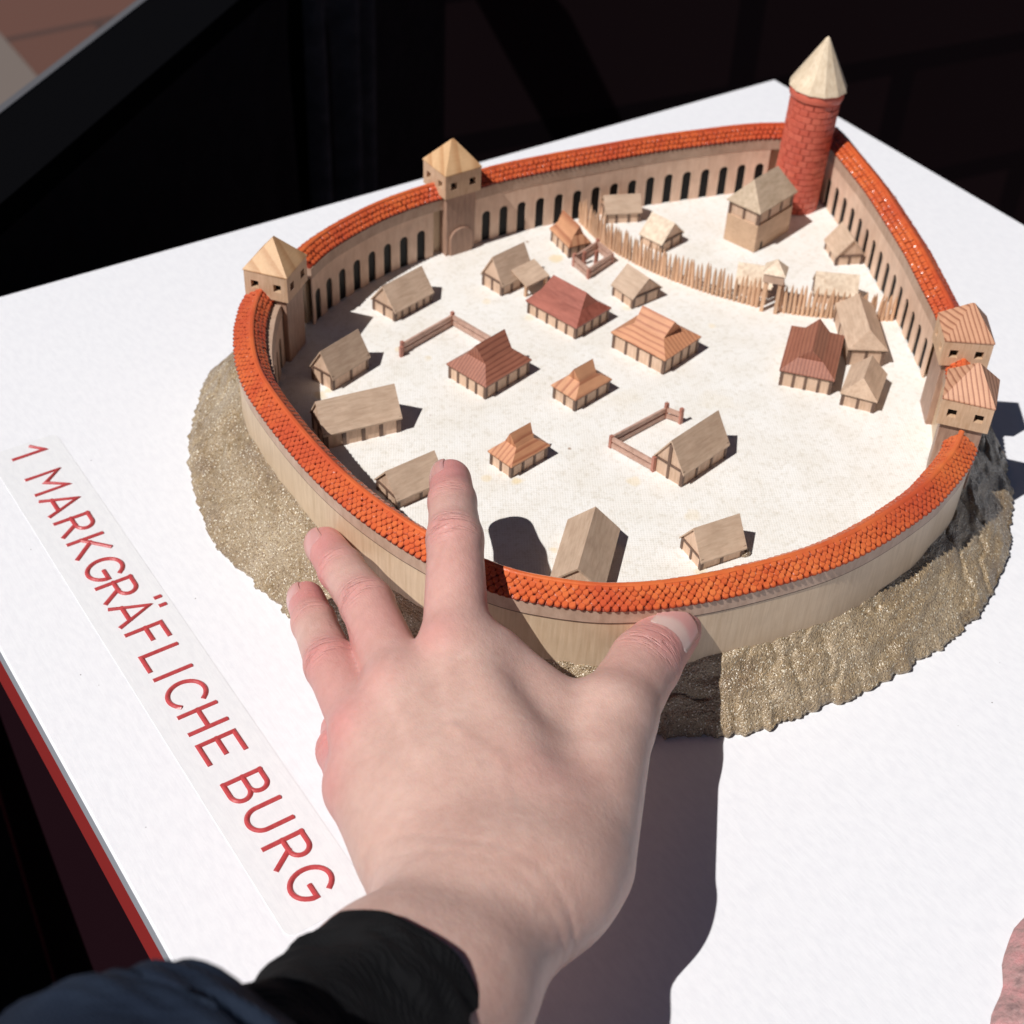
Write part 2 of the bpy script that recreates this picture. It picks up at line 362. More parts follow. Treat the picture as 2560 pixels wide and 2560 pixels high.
def cloth_mat(name, c1, c2, sc, rough=0.85, dist=0.0004):
    m, nt, n, b = new_mat(name)
    a = N(nt, 'ShaderNodeTexWave', wave_type='BANDS', bands_direction='X'); a.inputs['Scale'].default_value = sc; a.inputs['Distortion'].default_value = 1.0
    a2 = N(nt, 'ShaderNodeTexWave', wave_type='BANDS', bands_direction='Z'); a2.inputs['Scale'].default_value = sc; a2.inputs['Distortion'].default_value = 1.0
    P = world_coords(nt, 1.0); nt.links.new(P, a.inputs['Vector']); nt.links.new(P, a2.inputs['Vector'])
    nz = N(nt, 'ShaderNodeTexNoise', Scale=60.0, Detail=4.0); nt.links.new(P, nz.inputs['Vector'])
    nt.links.new(ramp(nt, nz.outputs[0], [(0.3, c1), (0.7, c2)]), b.inputs['Base Color'])
    b.inputs['Roughness'].default_value = rough; b.inputs['Specular IOR Level'].default_value = 0.15
    h = math_(nt, 'ADD', math_(nt, 'MAXIMUM', a.outputs[0], a2.outputs[0]), nz.outputs[0])
    bump(nt, b, h, dist, 0.5)
    return m
KNIT = cloth_mat('black_knit', (0.004, 0.004, 0.005), (0.012, 0.012, 0.013), 380.0, dist=0.0006)
NAVY = cloth_mat('navy_jacket_cloth', (0.010, 0.016, 0.032), (0.020, 0.030, 0.052), 300.0)
BLACKC = cloth_mat('black_cloth', (0.010, 0.009, 0.011), (0.018, 0.016, 0.018), 200.0)

# ------------------------------------------------------------------ curves along the castle wall (mm, ridge line)
P_E = [(361.7, 243.2), (353.7, 238.2), (346.2, 235.0), (336.4, 231.6), (326.9, 228.7), (305.0, 225.4), (286.7, 224.6), (270.0, 226.4), (247.5, 231.1), (231.9, 235.9), (220.5, 240.7), (209.3, 247.3), (198.1, 257.3), (190.0, 266.8), (182.5, 281.0), (177.2, 295.0), (173.8, 307.5), (171.0, 322.0), (169.3, 338.0), (168.9, 356.2), (169.5, 374.4), (171.0, 391.2), (173.7, 403.0), (178.2, 415.2), (184.3, 427.5), (191.8, 438.6), (196.6, 443.7)]
P_A = [(219.0, 458.0), (228.9, 464.4), (238.6, 468.9), (252.7, 473.8), (266.4, 477.3), (279.1, 479.0), (289.5, 479.6), (296.0, 479.4)]
P_B = [(310.5, 479.6), (328.0, 479.3), (349.6, 476.6), (369.5, 473.5), (389.5, 470.1), (405.3, 466.9), (423.3, 462.3), (443.3, 456.8), (454.0, 452.6), (461.0, 449.0), (469.0, 444.6)]
P_C = [(480.5, 433.5), (476.2, 423.0), (468.3, 402.4), (461.2, 384.6), (452.6, 366.5), (445.8, 352.4), (439.3, 339.5), (433.2, 328.7), (427.3, 318.4), (422.0, 309.1), (416.6, 299.9), (408.5, 289.0)]
P_D = [(397.0, 276.0), (389.5, 268.0), (381.5, 260.0)]

def resample(P, step):
    P = np.array(P, float); n = len(P)
    ext = np.vstack([2 * P[0] - P[1], P, 2 * P[-1] - P[-2]])
    out = []
    for i in range(n - 1):
        p0, p1, p2, p3 = ext[i:i + 4]
        for t in np.linspace(0, 1, 24, endpoint=False):
            out.append(0.5 * ((2 * p1) + (p2 - p0) * t + (2 * p0 - 5 * p1 + 4 * p2 - p3) * t * t + (3 * p1 - p0 - 3 * p2 + p3) * t ** 3))
    out.append(P[-1]); out = np.array(out)
    k = np.ones(9) / 9
    sm = np.stack([np.convolve(np.pad(out[:, j], 4, mode='edge'), k, 'valid') for j in (0, 1)], 1); sm[:4] = out[:4]; sm[-4:] = out[-4:]
    out = sm
    s = np.concatenate([[0], np.cumsum(np.hypot(*np.diff(out, axis=0).T))])
    m = max(2, int(round(s[-1] / step)) + 1); q = np.linspace(0, s[-1], m)
    return np.stack([np.interp(q, s, out[:, 0]), np.interp(q, s, out[:, 1])], 1), s[-1]

CEN = np.array([300.0, 350.0])
class Path:
    """wall ridge line with outward normals"""
    def __init__(self, P, step=3.0):
        self.p, self.L = resample(P, step); self.s = np.linspace(0, self.L, len(self.p))
        t = np.gradient(self.p, axis=0); t /= np.hypot(t[:, 0], t[:, 1])[:, None]
        n = np.stack([t[:, 1], -t[:, 0]], 1)
        if ((self.p - CEN) * n).sum() < 0: n = -n
        self.t, self.n = t, n
    def at(self, s, o=0.0):
        f = lambda a: np.array([np.interp(s, self.s, a[:, 0]), np.interp(s, self.s, a[:, 1])])
        p, n, t = f(self.p), f(self.n), f(self.t); n = n / np.hypot(*n); t = t / np.hypot(*t)
        return p + n * o, n, t

def loft(path, prof, s0=None, s1=None):
    """sweep a closed profile [(offset, z)] along the path"""
    s0 = 0 if s0 is None else s0; s1 = path.L if s1 is None else s1
    ss = np.linspace(s0, s1, max(2, int((s1 - s0) / 2.5) + 1)); k = len(prof); V = []; F = []
    for s in ss:
        p, n, t = path.at(s)
        V += [(p[0] + n[0] * o, p[1] + n[1] * o, H0 + z) for o, z in prof]
    for i in range(len(ss) - 1):
        for j in range(k):
            a = i * k + j; b = i * k + (j + 1) % k
            F.append((a, b, b + k, a + k))
    F.append(tuple(range(k))); F.append(tuple((len(ss) - 1) * k + j for j in range(k)))
    return V, F

# one beaver-tail roof tile, local mm: x width, y up the slope, z normal
def tile_mesh(wd=2.26, ln=2.4):
    h = wd / 2; r = []
    for a in np.linspace(math.pi, 2 * math.pi, 6): r.append((h * math.cos(a), 0.95 * h + 0.95 * h * math.sin(a)))
    r += [(h, ln), (-h, ln)]
    k = len(r); c = (0, ln * .5)
    V = [(x, y, -0.25) for x, y in r] + [(x, y, 0.28) for x, y in r] + [(x * .72, c[1] + .30 + (y - c[1]) * .66, 0.66) for x, y in r]
    F = [(i, (i + 1) % k, k + (i + 1) % k, k + i) for i in range(k)] + [(k + i, k + (i + 1) % k, 2 * k + (i + 1) % k, 2 * k + i) for i in range(k)]
    F += [tuple(range(2 * k, 3 * k))]
    return V, F
TV, TF = tile_mesh()
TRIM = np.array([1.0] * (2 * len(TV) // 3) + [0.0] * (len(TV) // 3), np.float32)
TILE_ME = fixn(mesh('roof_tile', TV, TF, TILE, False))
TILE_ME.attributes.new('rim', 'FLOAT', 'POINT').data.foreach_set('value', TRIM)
TVn = np.array(TV)

EAVE_O, EAVE_Z, RIDGE_Z = 5.35, 26.6, 31.3

def tile_frames(path, rows_out=5, rows_in=3, eo=5.35, ei=5.35):
    fr = []
    for side, rows in ((1, rows_out), (-1, rows_in)):
        eo_ = eo if side > 0 else ei
        sl = math.atan2(RIDGE_Z - EAVE_Z, eo_)
        Ls = math.hypot(RIDGE_Z - EAVE_Z, eo_)
        pitch = (Ls - 0.9) / rows
        for r in range(rows):
            n = int(path.L / 2.32); d0 = (0.5 * (r % 2) + 0.25)
            for i in range(n):
                s = (i + d0) * path.L / n + random.uniform(-.16, .16)
                if s < 0.9 or s > path.L - 0.9: continue
                a = r * pitch - 0.15
                o = side * (eo_ - a * math.cos(sl)); z = EAVE_Z + a * math.sin(sl)
                p, nn, t = path.at(s, o)
                up = Vector((-side * nn[0] * math.cos(sl), -side * nn[1] * math.cos(sl), math.sin(sl)))
                nrm = Vector((side * nn[0] * math.sin(sl), side * nn[1] * math.sin(sl), math.cos(sl)))
                tilt = math.radians(14 + random.uniform(-5, 5))
                y = (up * math.cos(tilt) - nrm * math.sin(tilt)).normalized(); zz = (nrm * math.cos(tilt) + up * math.sin(tilt)).normalized()
                x = y.cross(zz)
                ang = random.uniform(-.14, .14)
                x, y = x * math.cos(ang) + y * math.sin(ang), y * math.cos(ang) - x * math.sin(ang)
                loc = Vector((p[0], p[1], H0 + z)) + nrm * (0.62 + random.uniform(-.06, .10))
                sc = random.uniform(.90, 1.08)
                Mx = Matrix(((x.x * sc, y.x, zz.x, loc.x * MM), (x.y * sc, y.y, zz.y, loc.y * MM), (x.z * sc, y.z, zz.z, loc.z * MM), (0, 0, 0, 1)))
                fr.append((Mx, side, s, loc))
    return fr

def arcade(path, s0, s1, centers, parent, org, hgt=14.6, aw=4.3, top=21.6, o_in=-5.3, o_bk=-4.75, extra=lambda s: 0.0):
    """pierced inner facing with real round-headed openings and dark recess panels"""
    V = []; F = []
    def pt(s, o, z):
        p, n, t = path.at(s, o - extra(s)); return (p[0], p[1], H0 + z)
    def quad(a):
        n = len(V); V.extend(a); F.append((n, n + 1, n + 2, n + 3))
    bounds = [s0] + [0.5 * (a + b) for a, b in zip(centers[:-1], centers[1:])] + [s1]
    r = aw / 2; spring = hgt - r
    arc = [(-r * math.cos(a), spring + r * math.sin(a)) for a in np.linspace(0, math.pi, 11)]
    for c, b0, b1 in zip(centers, bounds[:-1], bounds[1:]):
        for u0, u1 in ((b0, c - r), (c + r, b1)):
            m = max(1, int((u1 - u0) / 3))
            for k in range(m):
                a0 = u0 + (u1 - u0) * k / m; a1 = u0 + (u1 - u0) * (k + 1) / m
                quad([pt(a0, o_in, 0), pt(a1, o_in, 0), pt(a1, o_in, top), pt(a0, o_in, top)])
                quad([pt(a0, o_bk, 0), pt(a1, o_bk, 0), pt(a1, o_bk, top), pt(a0, o_bk, top)])
                quad([pt(a0, o_in, top), pt(a1, o_in, top), pt(a1, o_bk, top), pt(a0, o_bk, top)])
        for (ua, za), (ub, zb) in zip(arc[:-1], arc[1:]):
            quad([pt(c + ua, o_in, za), pt(c + ub, o_in, zb), pt(c + ub, o_in, top), pt(c + ua, o_in, top)])
            quad([pt(c + ua, o_bk, za), pt(c + ub, o_bk, zb), pt(c + ub, o_bk, top), pt(c + ua, o_bk, top)])
            quad([pt(c + ua, o_in, za), pt(c + ub, o_in, zb), pt(c + ub, o_bk, zb), pt(c + ua, o_bk, za)])
            quad([pt(c + ua, o_in, top), pt(c + ub, o_in, top), pt(c + ub, o_bk, top), pt(c + ua, o_bk, top)])
        for u in (-r, r):
            quad([pt(c + u, o_in, 0), pt(c + u, o_bk, 0), pt(c + u, o_bk, spring), pt(c + u, o_in, spring)])
    for s in (s0, s1):
        quad([pt(s, o_in, 0), pt(s, o_bk, 0), pt(s, o_bk, top), pt(s, o_in, top)])
    obj('arcade', V, F, W_ARC, parent, off=org)
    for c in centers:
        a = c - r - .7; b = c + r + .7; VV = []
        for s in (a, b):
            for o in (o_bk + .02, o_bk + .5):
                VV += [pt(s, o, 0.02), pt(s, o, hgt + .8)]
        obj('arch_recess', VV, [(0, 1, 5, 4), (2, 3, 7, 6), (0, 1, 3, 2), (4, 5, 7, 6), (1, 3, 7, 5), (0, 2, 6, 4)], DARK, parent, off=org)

def castle_wall(P, label, arc=None, n_tiles=0, rows=(5, 3), pitch=9.25, first=5.0, eo=5.35, ei=5.35):
    wo = eo - .65; wi = ei - .75
    path = Path(P); mid = path.at(path.L / 2)[0]; org = (mid[0], mid[1], H0)
    t = thing('castle_wall', org, 0, label, 'wall')
    V, F = loft(path, [(-2.4, -6), (wo, -6), (wo, 21.14), (-2.4, 21.14)]) if arc else loft(path, [(-wi, -6), (wo, -6), (wo, 21.14), (-wi, 21.14)])
    obj('lower_wall', V, F, W_WALL, t, off=org)
    V, F = loft(path, [(-ei - .1, 21.62), (eo - .3, 21.62), (eo - .3, 26.3), (-ei - .1, 26.3)])
    obj('wall_band', V, F, W_BAND, t, off=org)
    V, F = loft(path, [(-ei + 1.0, 21.15), (eo - .4, 21.15), (eo - .4, 21.61), (-ei + 1.0, 21.61)])
    obj('shadow_joint', V, F, W_BEAM, t, off=org)
    V, F = loft(path, [(-ei + .3, 26.32), (eo - .3, 26.32), (eo - .3, 26.7), (0, RIDGE_Z), (-ei + .3, 26.7)])
    obj('roof_core', V, F, CORE, t, off=org)
    V, F = loft(path, [(-1.0, RIDGE_Z - .4), (1.0, RIDGE_Z - .4), (.9, RIDGE_Z + .5), (.4, RIDGE_Z + .8), (-.4, RIDGE_Z + .8), (-.9, RIDGE_Z + .5)])
    obj('ridge_cap', V, F, TILE, t, off=org)
    fr = tile_frames(path, *rows, eo, ei)
    O = Vector(org) * MM
    if n_tiles:
        key = lambda f: ((f[3] * MM) - CAM).length + (0.08 if f[1] < 0 and f[3].x > 175 else 0)
        fr.sort(key=key)
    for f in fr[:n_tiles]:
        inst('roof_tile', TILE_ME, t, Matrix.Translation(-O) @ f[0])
    V = []; F = []
    for f in fr[n_tiles:]:
        A = np.array(f[0])[:3, :3]; b = np.array(f[0])[:3, 3] * 1000
        n = len(V); V += [tuple(q) for q in (TVn @ A.T + b)]; F += [tuple(i + n for i in ff) for ff in TF]
    if V:
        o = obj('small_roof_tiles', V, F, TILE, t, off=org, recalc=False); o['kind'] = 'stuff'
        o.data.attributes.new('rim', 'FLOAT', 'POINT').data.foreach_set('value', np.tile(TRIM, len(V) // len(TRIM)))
    if arc:
        s0, s1 = arc
        n = int((s1 - s0 - 3) / pitch); c0 = s0 + first
        cs = [c0 + pitch * i for i in range(200) if c0 + pitch * i < s1 - 3.2]
        arcade(path, s0, s1, cs, t, org)
    return path

# ------------------------------------------------------------------ display table
TB = thing('display_table', (315, 330, 0), 0, 'white topped display table carrying the castle model, red frame under its edge', 'table')
torg = (315, 330, 0)
mb = MB().box(58.9, 571.5, -160, 567.6, -1.6, 0, .7); top = mb.build('table_top', BOARD, TB, off=torg)
mb = MB().box(59.3, 571.1, -159.6, 567.2, -12, -1.6); mb.build('laminate_edge', simple('grey_laminate', (0.40, 0.42, 0.46), 0.45), TB, off=torg)
mb = MB().box(60.5, 570, -158, 566, -41, -12.02); mb.build('red_frame', simple('red_lacquer', (0.34, 0.030, 0.028), 0.4), TB, off=torg)
mb = MB().box(71.5, 560, 40, 561, -750, -41.02); mb.build('pedestal', simple('dark_maroon_lacquer', (0.012, 0.002, 0.005), 0.6, 0.15), TB, off=torg)
mb = MB().box(70.0, 73.0, 561.5, 564.5, -750, -41.5); mb.build('pedestal_corner_trim', simple('maroon_trim', (0.11, 0.012, 0.02), 0.5), TB, off=torg)

# ------------------------------------------------------------------ name plaque with tactile letters
PL = thing('name_plaque', (102, 341, 0), 0, 'long pale label strip with red relief capitals along the table edge', 'sign')
porg = (102, 341, 0)
def rounded_strip(x0, x1, y0, y1, r, z0, z1, n=5):
    pts = []
    for cx, cy, a0 in ((x1 - r, y1 - r, 0), (x0 + r, y1 - r, 90), (x0 + r, y0 + r, 180), (x1 - r, y0 + r, 270)):
        for k in range(n + 1):
            a = math.radians(a0 + 90 * k / n); pts.append((cx + r * math.cos(a), cy + r * math.sin(a)))
    k = len(pts); V = [(x, y, z0) for x, y in pts] + [(x, y, z1) for x, y in pts]
    return V, [(i, (i + 1) % k, k + (i + 1) % k, k + i) for i in range(k)] + [tuple(range(k)), tuple(range(k, 2 * k))]
V, F = rounded_strip(88.6, 115.4, 219.2, 464.5, 2.5, 0.0, 0.14)
obj('label_film', V, F, PLAQ, PL, off=porg)

def arcp(cx, cy, rx, ry, a0, a1, n=16):
    return [(cx + rx * math.cos(math.radians(a0 + (a1 - a0) * k / n)), cy + ry * math.sin(math.radians(a0 + (a1 - a0) * k / n))) for k in range(n + 1)]
CAPH = 12.1
def glyph(ch):
    h = CAPH
    if ch == '1': return [[(-4.3, 8.2), (0, h), (0, 0)]]
    if ch == 'M': return [[(0, 0), (0, h), (5.05, 5.2), (10.1, h), (10.1, 0)]]
    if ch in 'AÄ':
        g = [[(0, 0), (4.85, h), (9.7, 0)], [(1.5, 3.6), (8.2, 3.6)]]
        if ch == 'Ä': g += [[(2.7, 15.3), (2.7, 16.6)], [(7.0, 15.3), (7.0, 16.6)]]
        return g
    if ch == 'R': return [[(0, 0), (0, h)], [(0, h), (4.2, h)] + arcp(4.2, h - 3.1, 3.3, 3.1, 90, -90) + [(0, h - 6.2)], [(4.0, h - 6.2), (8.3, 0)]]
    if ch == 'K': return [[(0, 0), (0, h)], [(8.2, h), (0.1, 4.6)], [(2.6, 7.0), (8.7, 0)]]
    if ch == 'G': return [arcp(5.1, h / 2, 5.1, h / 2 + .1, 40, 345, 26) + [(10.0, h / 2 - .6), (6.0, h / 2 - .6)]]
    if ch == 'F': return [[(0, 0), (0, h), (6.9, h)], [(0, 6.6), (6.0, 6.6)]]
    if ch == 'L': return [[(0, h), (0, 0), (7.0, 0)]]
    if ch == 'I': return [[(0, 0), (0, h)]]
    if ch == 'C': return [arcp(5.4, h / 2, 5.4, h / 2 + .1, 42, 318, 26)]
    if ch == 'H': return [[(0, 0), (0, h)], [(8.1, 0), (8.1, h)], [(0, 6.2), (8.1, 6.2)]]
    if ch == 'E': return [[(8.0, h), (0, h), (0, 0), (8.2, 0)], [(0, 6.2), (6.6, 6.2)]]
    if ch == 'B': return [[(0, 0), (0, h)], [(0, h), (4.4, h)] + arcp(4.4, h - 2.9, 2.9, 2.9, 90, -90) + [(0, h - 5.8)], [(4.4, h - 5.8)] + arcp(4.8, (h - 5.8) / 2, 3.5, (h - 5.8) / 2, 90, -90) + [(0, 0)]]
    if ch == 'U': return [[(0, h), (0, 4.3)] + arcp(4.3, 4.3, 4.3, 4.3, 180, 360) + [(8.6, h)]]
def ridge_stroke(pts, w=1.6, hh=0.75):
    pts = [q for i, q in enumerate(pts) if i == 0 or math.hypot(q[0] - pts[i - 1][0], q[1] - pts[i - 1][1]) > 1e-3]
    P = np.array(pts, float); n = len(P); V = []; F = []
    for i in range(n):
        d0 = P[i] - P[i - 1] if i > 0 else P[1] - P[0]; d1 = P[i + 1] - P[i] if i < n - 1 else P[-1] - P[-2]
        d0 = d0 / np.hypot(*d0); d1 = d1 / np.hypot(*d1); t = d0 + d1
        t = d1 if np.hypot(*t) < 1e-3 else t / np.hypot(*t); nn = np.array([-t[1], t[0]]); k = min(1.7, 1 / max(.35, nn @ np.array([-d1[1], d1[0]])))
        e = 0.0
        if i == 0: e = -w * .42
        if i == n - 1: e = w * .42
        q = P[i] + t * e
        endf = .75 if i in (0, n - 1) else 1.0
        for o, z in ((-w / 2, 0), (-w / 2, .22), (-w * .16, hh * endf), (w * .16, hh * endf), (w / 2, .22), (w / 2, 0)):
            V.append((q[0] + nn[0] * o * k, q[1] + nn[1] * o * k, z))
    for i in range(n - 1):
        for j in range(5): F.append((i * 6 + j, i * 6 + j + 1, i * 6 + j + 7, i * 6 + j + 6))
    F.append(tuple(range(6))); F.append(tuple((n - 1) * 6 + j for j in range(6)))
    return V, F
TEXT = [('1', 457.2), ('M', 443.4), ('A', 429.1), ('R', 414.7), ('K', 401.8), ('G', 388.6), ('R', 375.7), ('Ä', 364.1), ('F', 349.9), ('L', 337.9), ('I', 326.5), ('C', 321.2), ('H', 307.9), ('E', 294.1), ('B', 276.3), ('U', 263.6), ('R', 249.1), ('G', 236.8)]
for ch, y0 in TEXT:
    V = []; F = []
    for si, st in enumerate(glyph(ch)):
        v, f = ridge_stroke(st, hh=0.75 - .03 * si); n = len(V)
        V += [(96.3 + b, y0 - a, 0.14 + z) for a, b, z in v]; F += [tuple(i + n for i in q) for q in f]
    o = obj('letter', V, F, LETTER, PL, off=porg); o['label'] = 'red raised letter ' + ch

# ------------------------------------------------------------------ castle walls
pE = castle_wall(P_E, 'long curved front wall of the castle with glossy orange tiles, under the hand', arc=None, n_tiles=300, eo=6.5, ei=4.4)
pA = castle_wall(P_A, 'short arcaded left rear wall with orange tiles between the two left watchtowers', arc=(0.5, 76), first=4.2)
pB = castle_wall(P_B, 'straight arcaded rear wall with orange tiles running up to the round red tower', arc=(0.0, 150), first=7.0)
pC = castle_wall(P_C, 'arcaded right wall with orange tiles sloping from the round red tower to the gate', arc=(8.0, 151), first=7.0)
pD = castle_wall(P_D, 'tiny piece of orange tiled wall between the two right gate towers')
# arcade on the inner left end of the front wall
_sE = pE.L
_e = bpy.data.objects['castle_wall']
orgE = tuple(np.array(_e.location) * 1000)
_grow = lambda q: 3.6 * min(1.0, max(0.0, (q - (_sE - 84)) / 62)) ** 1.3      # the inner facing thickens towards the left watchtower
arcade(pE, _sE - 82, _sE - 2.0, [_sE - 9.0 - 9.3 * k for k in range(8)][::-1], _e, orgE, o_in=-4.2, o_bk=-3.65, extra=_grow)
def grow_loft(prof, s0, s1):
    V = []; F = []; ss = np.linspace(s0, s1, 34); k = len(prof)
    for q in ss:
        p, n, t = pE.at(q); g = _grow(q)
        V += [(p[0] + n[0] * (o - g * f), p[1] + n[1] * (o - g * f), H0 + z) for o, f, z in prof]
    for i in range(len(ss) - 1):
        for j in range(k): F.append((i * k + j, i * k + (j + 1) % k, (i + 1) * k + (j + 1) % k, (i + 1) * k + j))
    return V, F + [tuple(range(k)), tuple((len(ss) - 1) * k + j for j in range(k))]
V, F = grow_loft([(-3.6, 1, -1), (-3.0, 0, -1), (-3.0, 0, 21.1), (-3.6, 1, 21.1)], _sE - 82, _sE - 2); obj('inner_lining', V, F, W_WALL, _e, off=orgE)
V, F = grow_loft([(-4.55, 1, 21.65), (-4.0, 0, 21.65), (-4.0, 0, 26.1), (-4.5, .85, 25.9)], _sE - 82, _sE - 2); obj('inner_band', V, F, W_BAND, _e, off=orgE)

# ------------------------------------------------------------------ mound under the castle
loop = np.vstack([pE.p, pA.p, pB.p, pC.p, pD.p])
def polar(P, c): d = np.array(P, float) - c; return np.arctan2(d[:, 1], d[:, 0]), np.hypot(d[:, 0], d[:, 1])
la, lr = polar(loop, CEN); o_ = np.argsort(la); la, lr = la[o_], lr[o_]
def r_wall(a): return np.interp(a, np.concatenate([la - 2 * np.pi, la, la + 2 * np.pi]), np.tile(lr, 3))
OUT = [(183.2, 470.2), (168.4, 452.1), (157.5, 434.8), (150.3, 420.7), (145.7, 407.1), (142.7, 394.2), (140.3, 382.7), (139.6, 371.3), (141.5, 358.6), (143.7, 343.8), (146.1, 327.7), (149, 312), (153, 296), (160, 277), (171, 258), (186, 241), (203, 229), (219.9, 221.5), (229.0, 216.1), (238.8, 210.4), (251.8, 206.2), (268.9, 203.6), (285.3, 201.4), (304.5, 200.9), (324.7, 202.4), (342.0, 205.0), (363.3, 212.7), (382.0, 223.1), (398.2, 236.3), (412.5, 250.0), (425.9, 266.6), (431, 278)]
oa, orr = polar(OUT, CEN)
ga = np.linspace(-np.pi, np.pi, 200)
oa_u = np.where(oa > 2.62, oa, np.where(oa < -2.9, oa + 2 * np.pi, oa))
angs, rads = list(oa), list(orr)
lo_a = min(a for a in oa if a > -1.6 and a < 0.2 or True)
amax_right = polar([OUT[-1]], CEN)[0][0]; amin_left = polar([OUT[0]], CEN)[0][0]
for a in np.linspace(amax_right + .12, amin_left - .12, 60):
    angs.append(a); rads.append(r_wall(a) + 13.0)
idx = np.argsort(angs); angs = np.array(angs)[idx]; rads = np.array(rads)[idx]
def r_out(a): return np.interp(a, np.concatenate([angs - 2 * np.pi, angs, angs + 2 * np.pi]), np.tile(rads, 3))
NA, NR = 900, 46
V = []; F = []
for i in range(NA):
    a = -math.pi + 2 * math.pi * i / NA; ca, sa = math.cos(a), math.sin(a)
    ri = float(r_wall(a)) + 2.5; ro = float(r_out(a))
    q = Vector((ca * ro * .18, sa * ro * .18, 0))
    er = 1.5 * noise.noise(q) + 1.2 * noise.noise(q * 4) + .9 * noise.noise(q * 11)
    for j in range(NR + 1):
        t = j / NR; r = ri + (ro - ri) * t + er * t ** 5; x = CEN[0] + ca * r; y = CEN[1] + sa * r
        zin = 25.0 + 4.0 * max(0.0, math.cos(abs(a) - math.pi)) ** 2 * (1 if abs(a) > 1.57 else 0)
        z = 2.8 + (zin - 2.8) * (1 - t ** 1.05)
        pv = Vector((x, y, z)); pz = Vector((x * .55, y * .55, z * 1.7))
        amp = min(1, .25 + t * 5)
        nz_ = amp * (1.5 * noise.noise(pv * .07) + 1.0 * noise.noise(pz * .17 + Vector((5, 3, 1))) + .40 * noise.noise(pz * .45) + .16 * noise.noise(pv * 1.0)); z += nz_ * .8; x += ca * nz_ * .55 * min(1, (1 - t) * 6); y += sa * nz_ * .55 * min(1, (1 - t) * 6)
        cr = noise.noise(pv * .09 + Vector((9, 2, 4)));  z -= amp * 1.6 * max(0, 1 - abs(cr) * 9) * (1 if noise.noise(pv * .04) > -.05 else 0)
        if t > .9: z = max(z - (t - .9) * 10, 1.8)
        V.append((x, y, z))
    V.append((CEN[0] + ca * (ro + er - .6), CEN[1] + sa * (ro + er - .6), 0.02))
k = NR + 2
for i in range(NA):
    b = ((i + 1) % NA) * k; a_ = i * k
    for j in range(k - 1): F.append((a_ + j, a_ + j + 1, b + j + 1, b + j))
mo = obj('mound', V, F, SAND, None, smooth=True); mo['kind'] = 'structure'
mo['label'] = 'sandy brown mound under the castle'

# courtyard floor
V = [(CEN[0], CEN[1], H0)]; F = []
na = 240
for i in range(na):
    a = -math.pi + 2 * math.pi * i / na; r = float(r_wall(a)) - 1.0
    V.append((CEN[0] + r * math.cos(a), CEN[1] + r * math.sin(a), H0))
F = [(0, 1 + i, 1 + (i + 1) % na) for i in range(na)]
fl = obj('courtyard_floor', V, F, FLOOR, None); fl['kind'] = 'structure'; fl['label'] = 'cream canvas ground inside the castle wall'

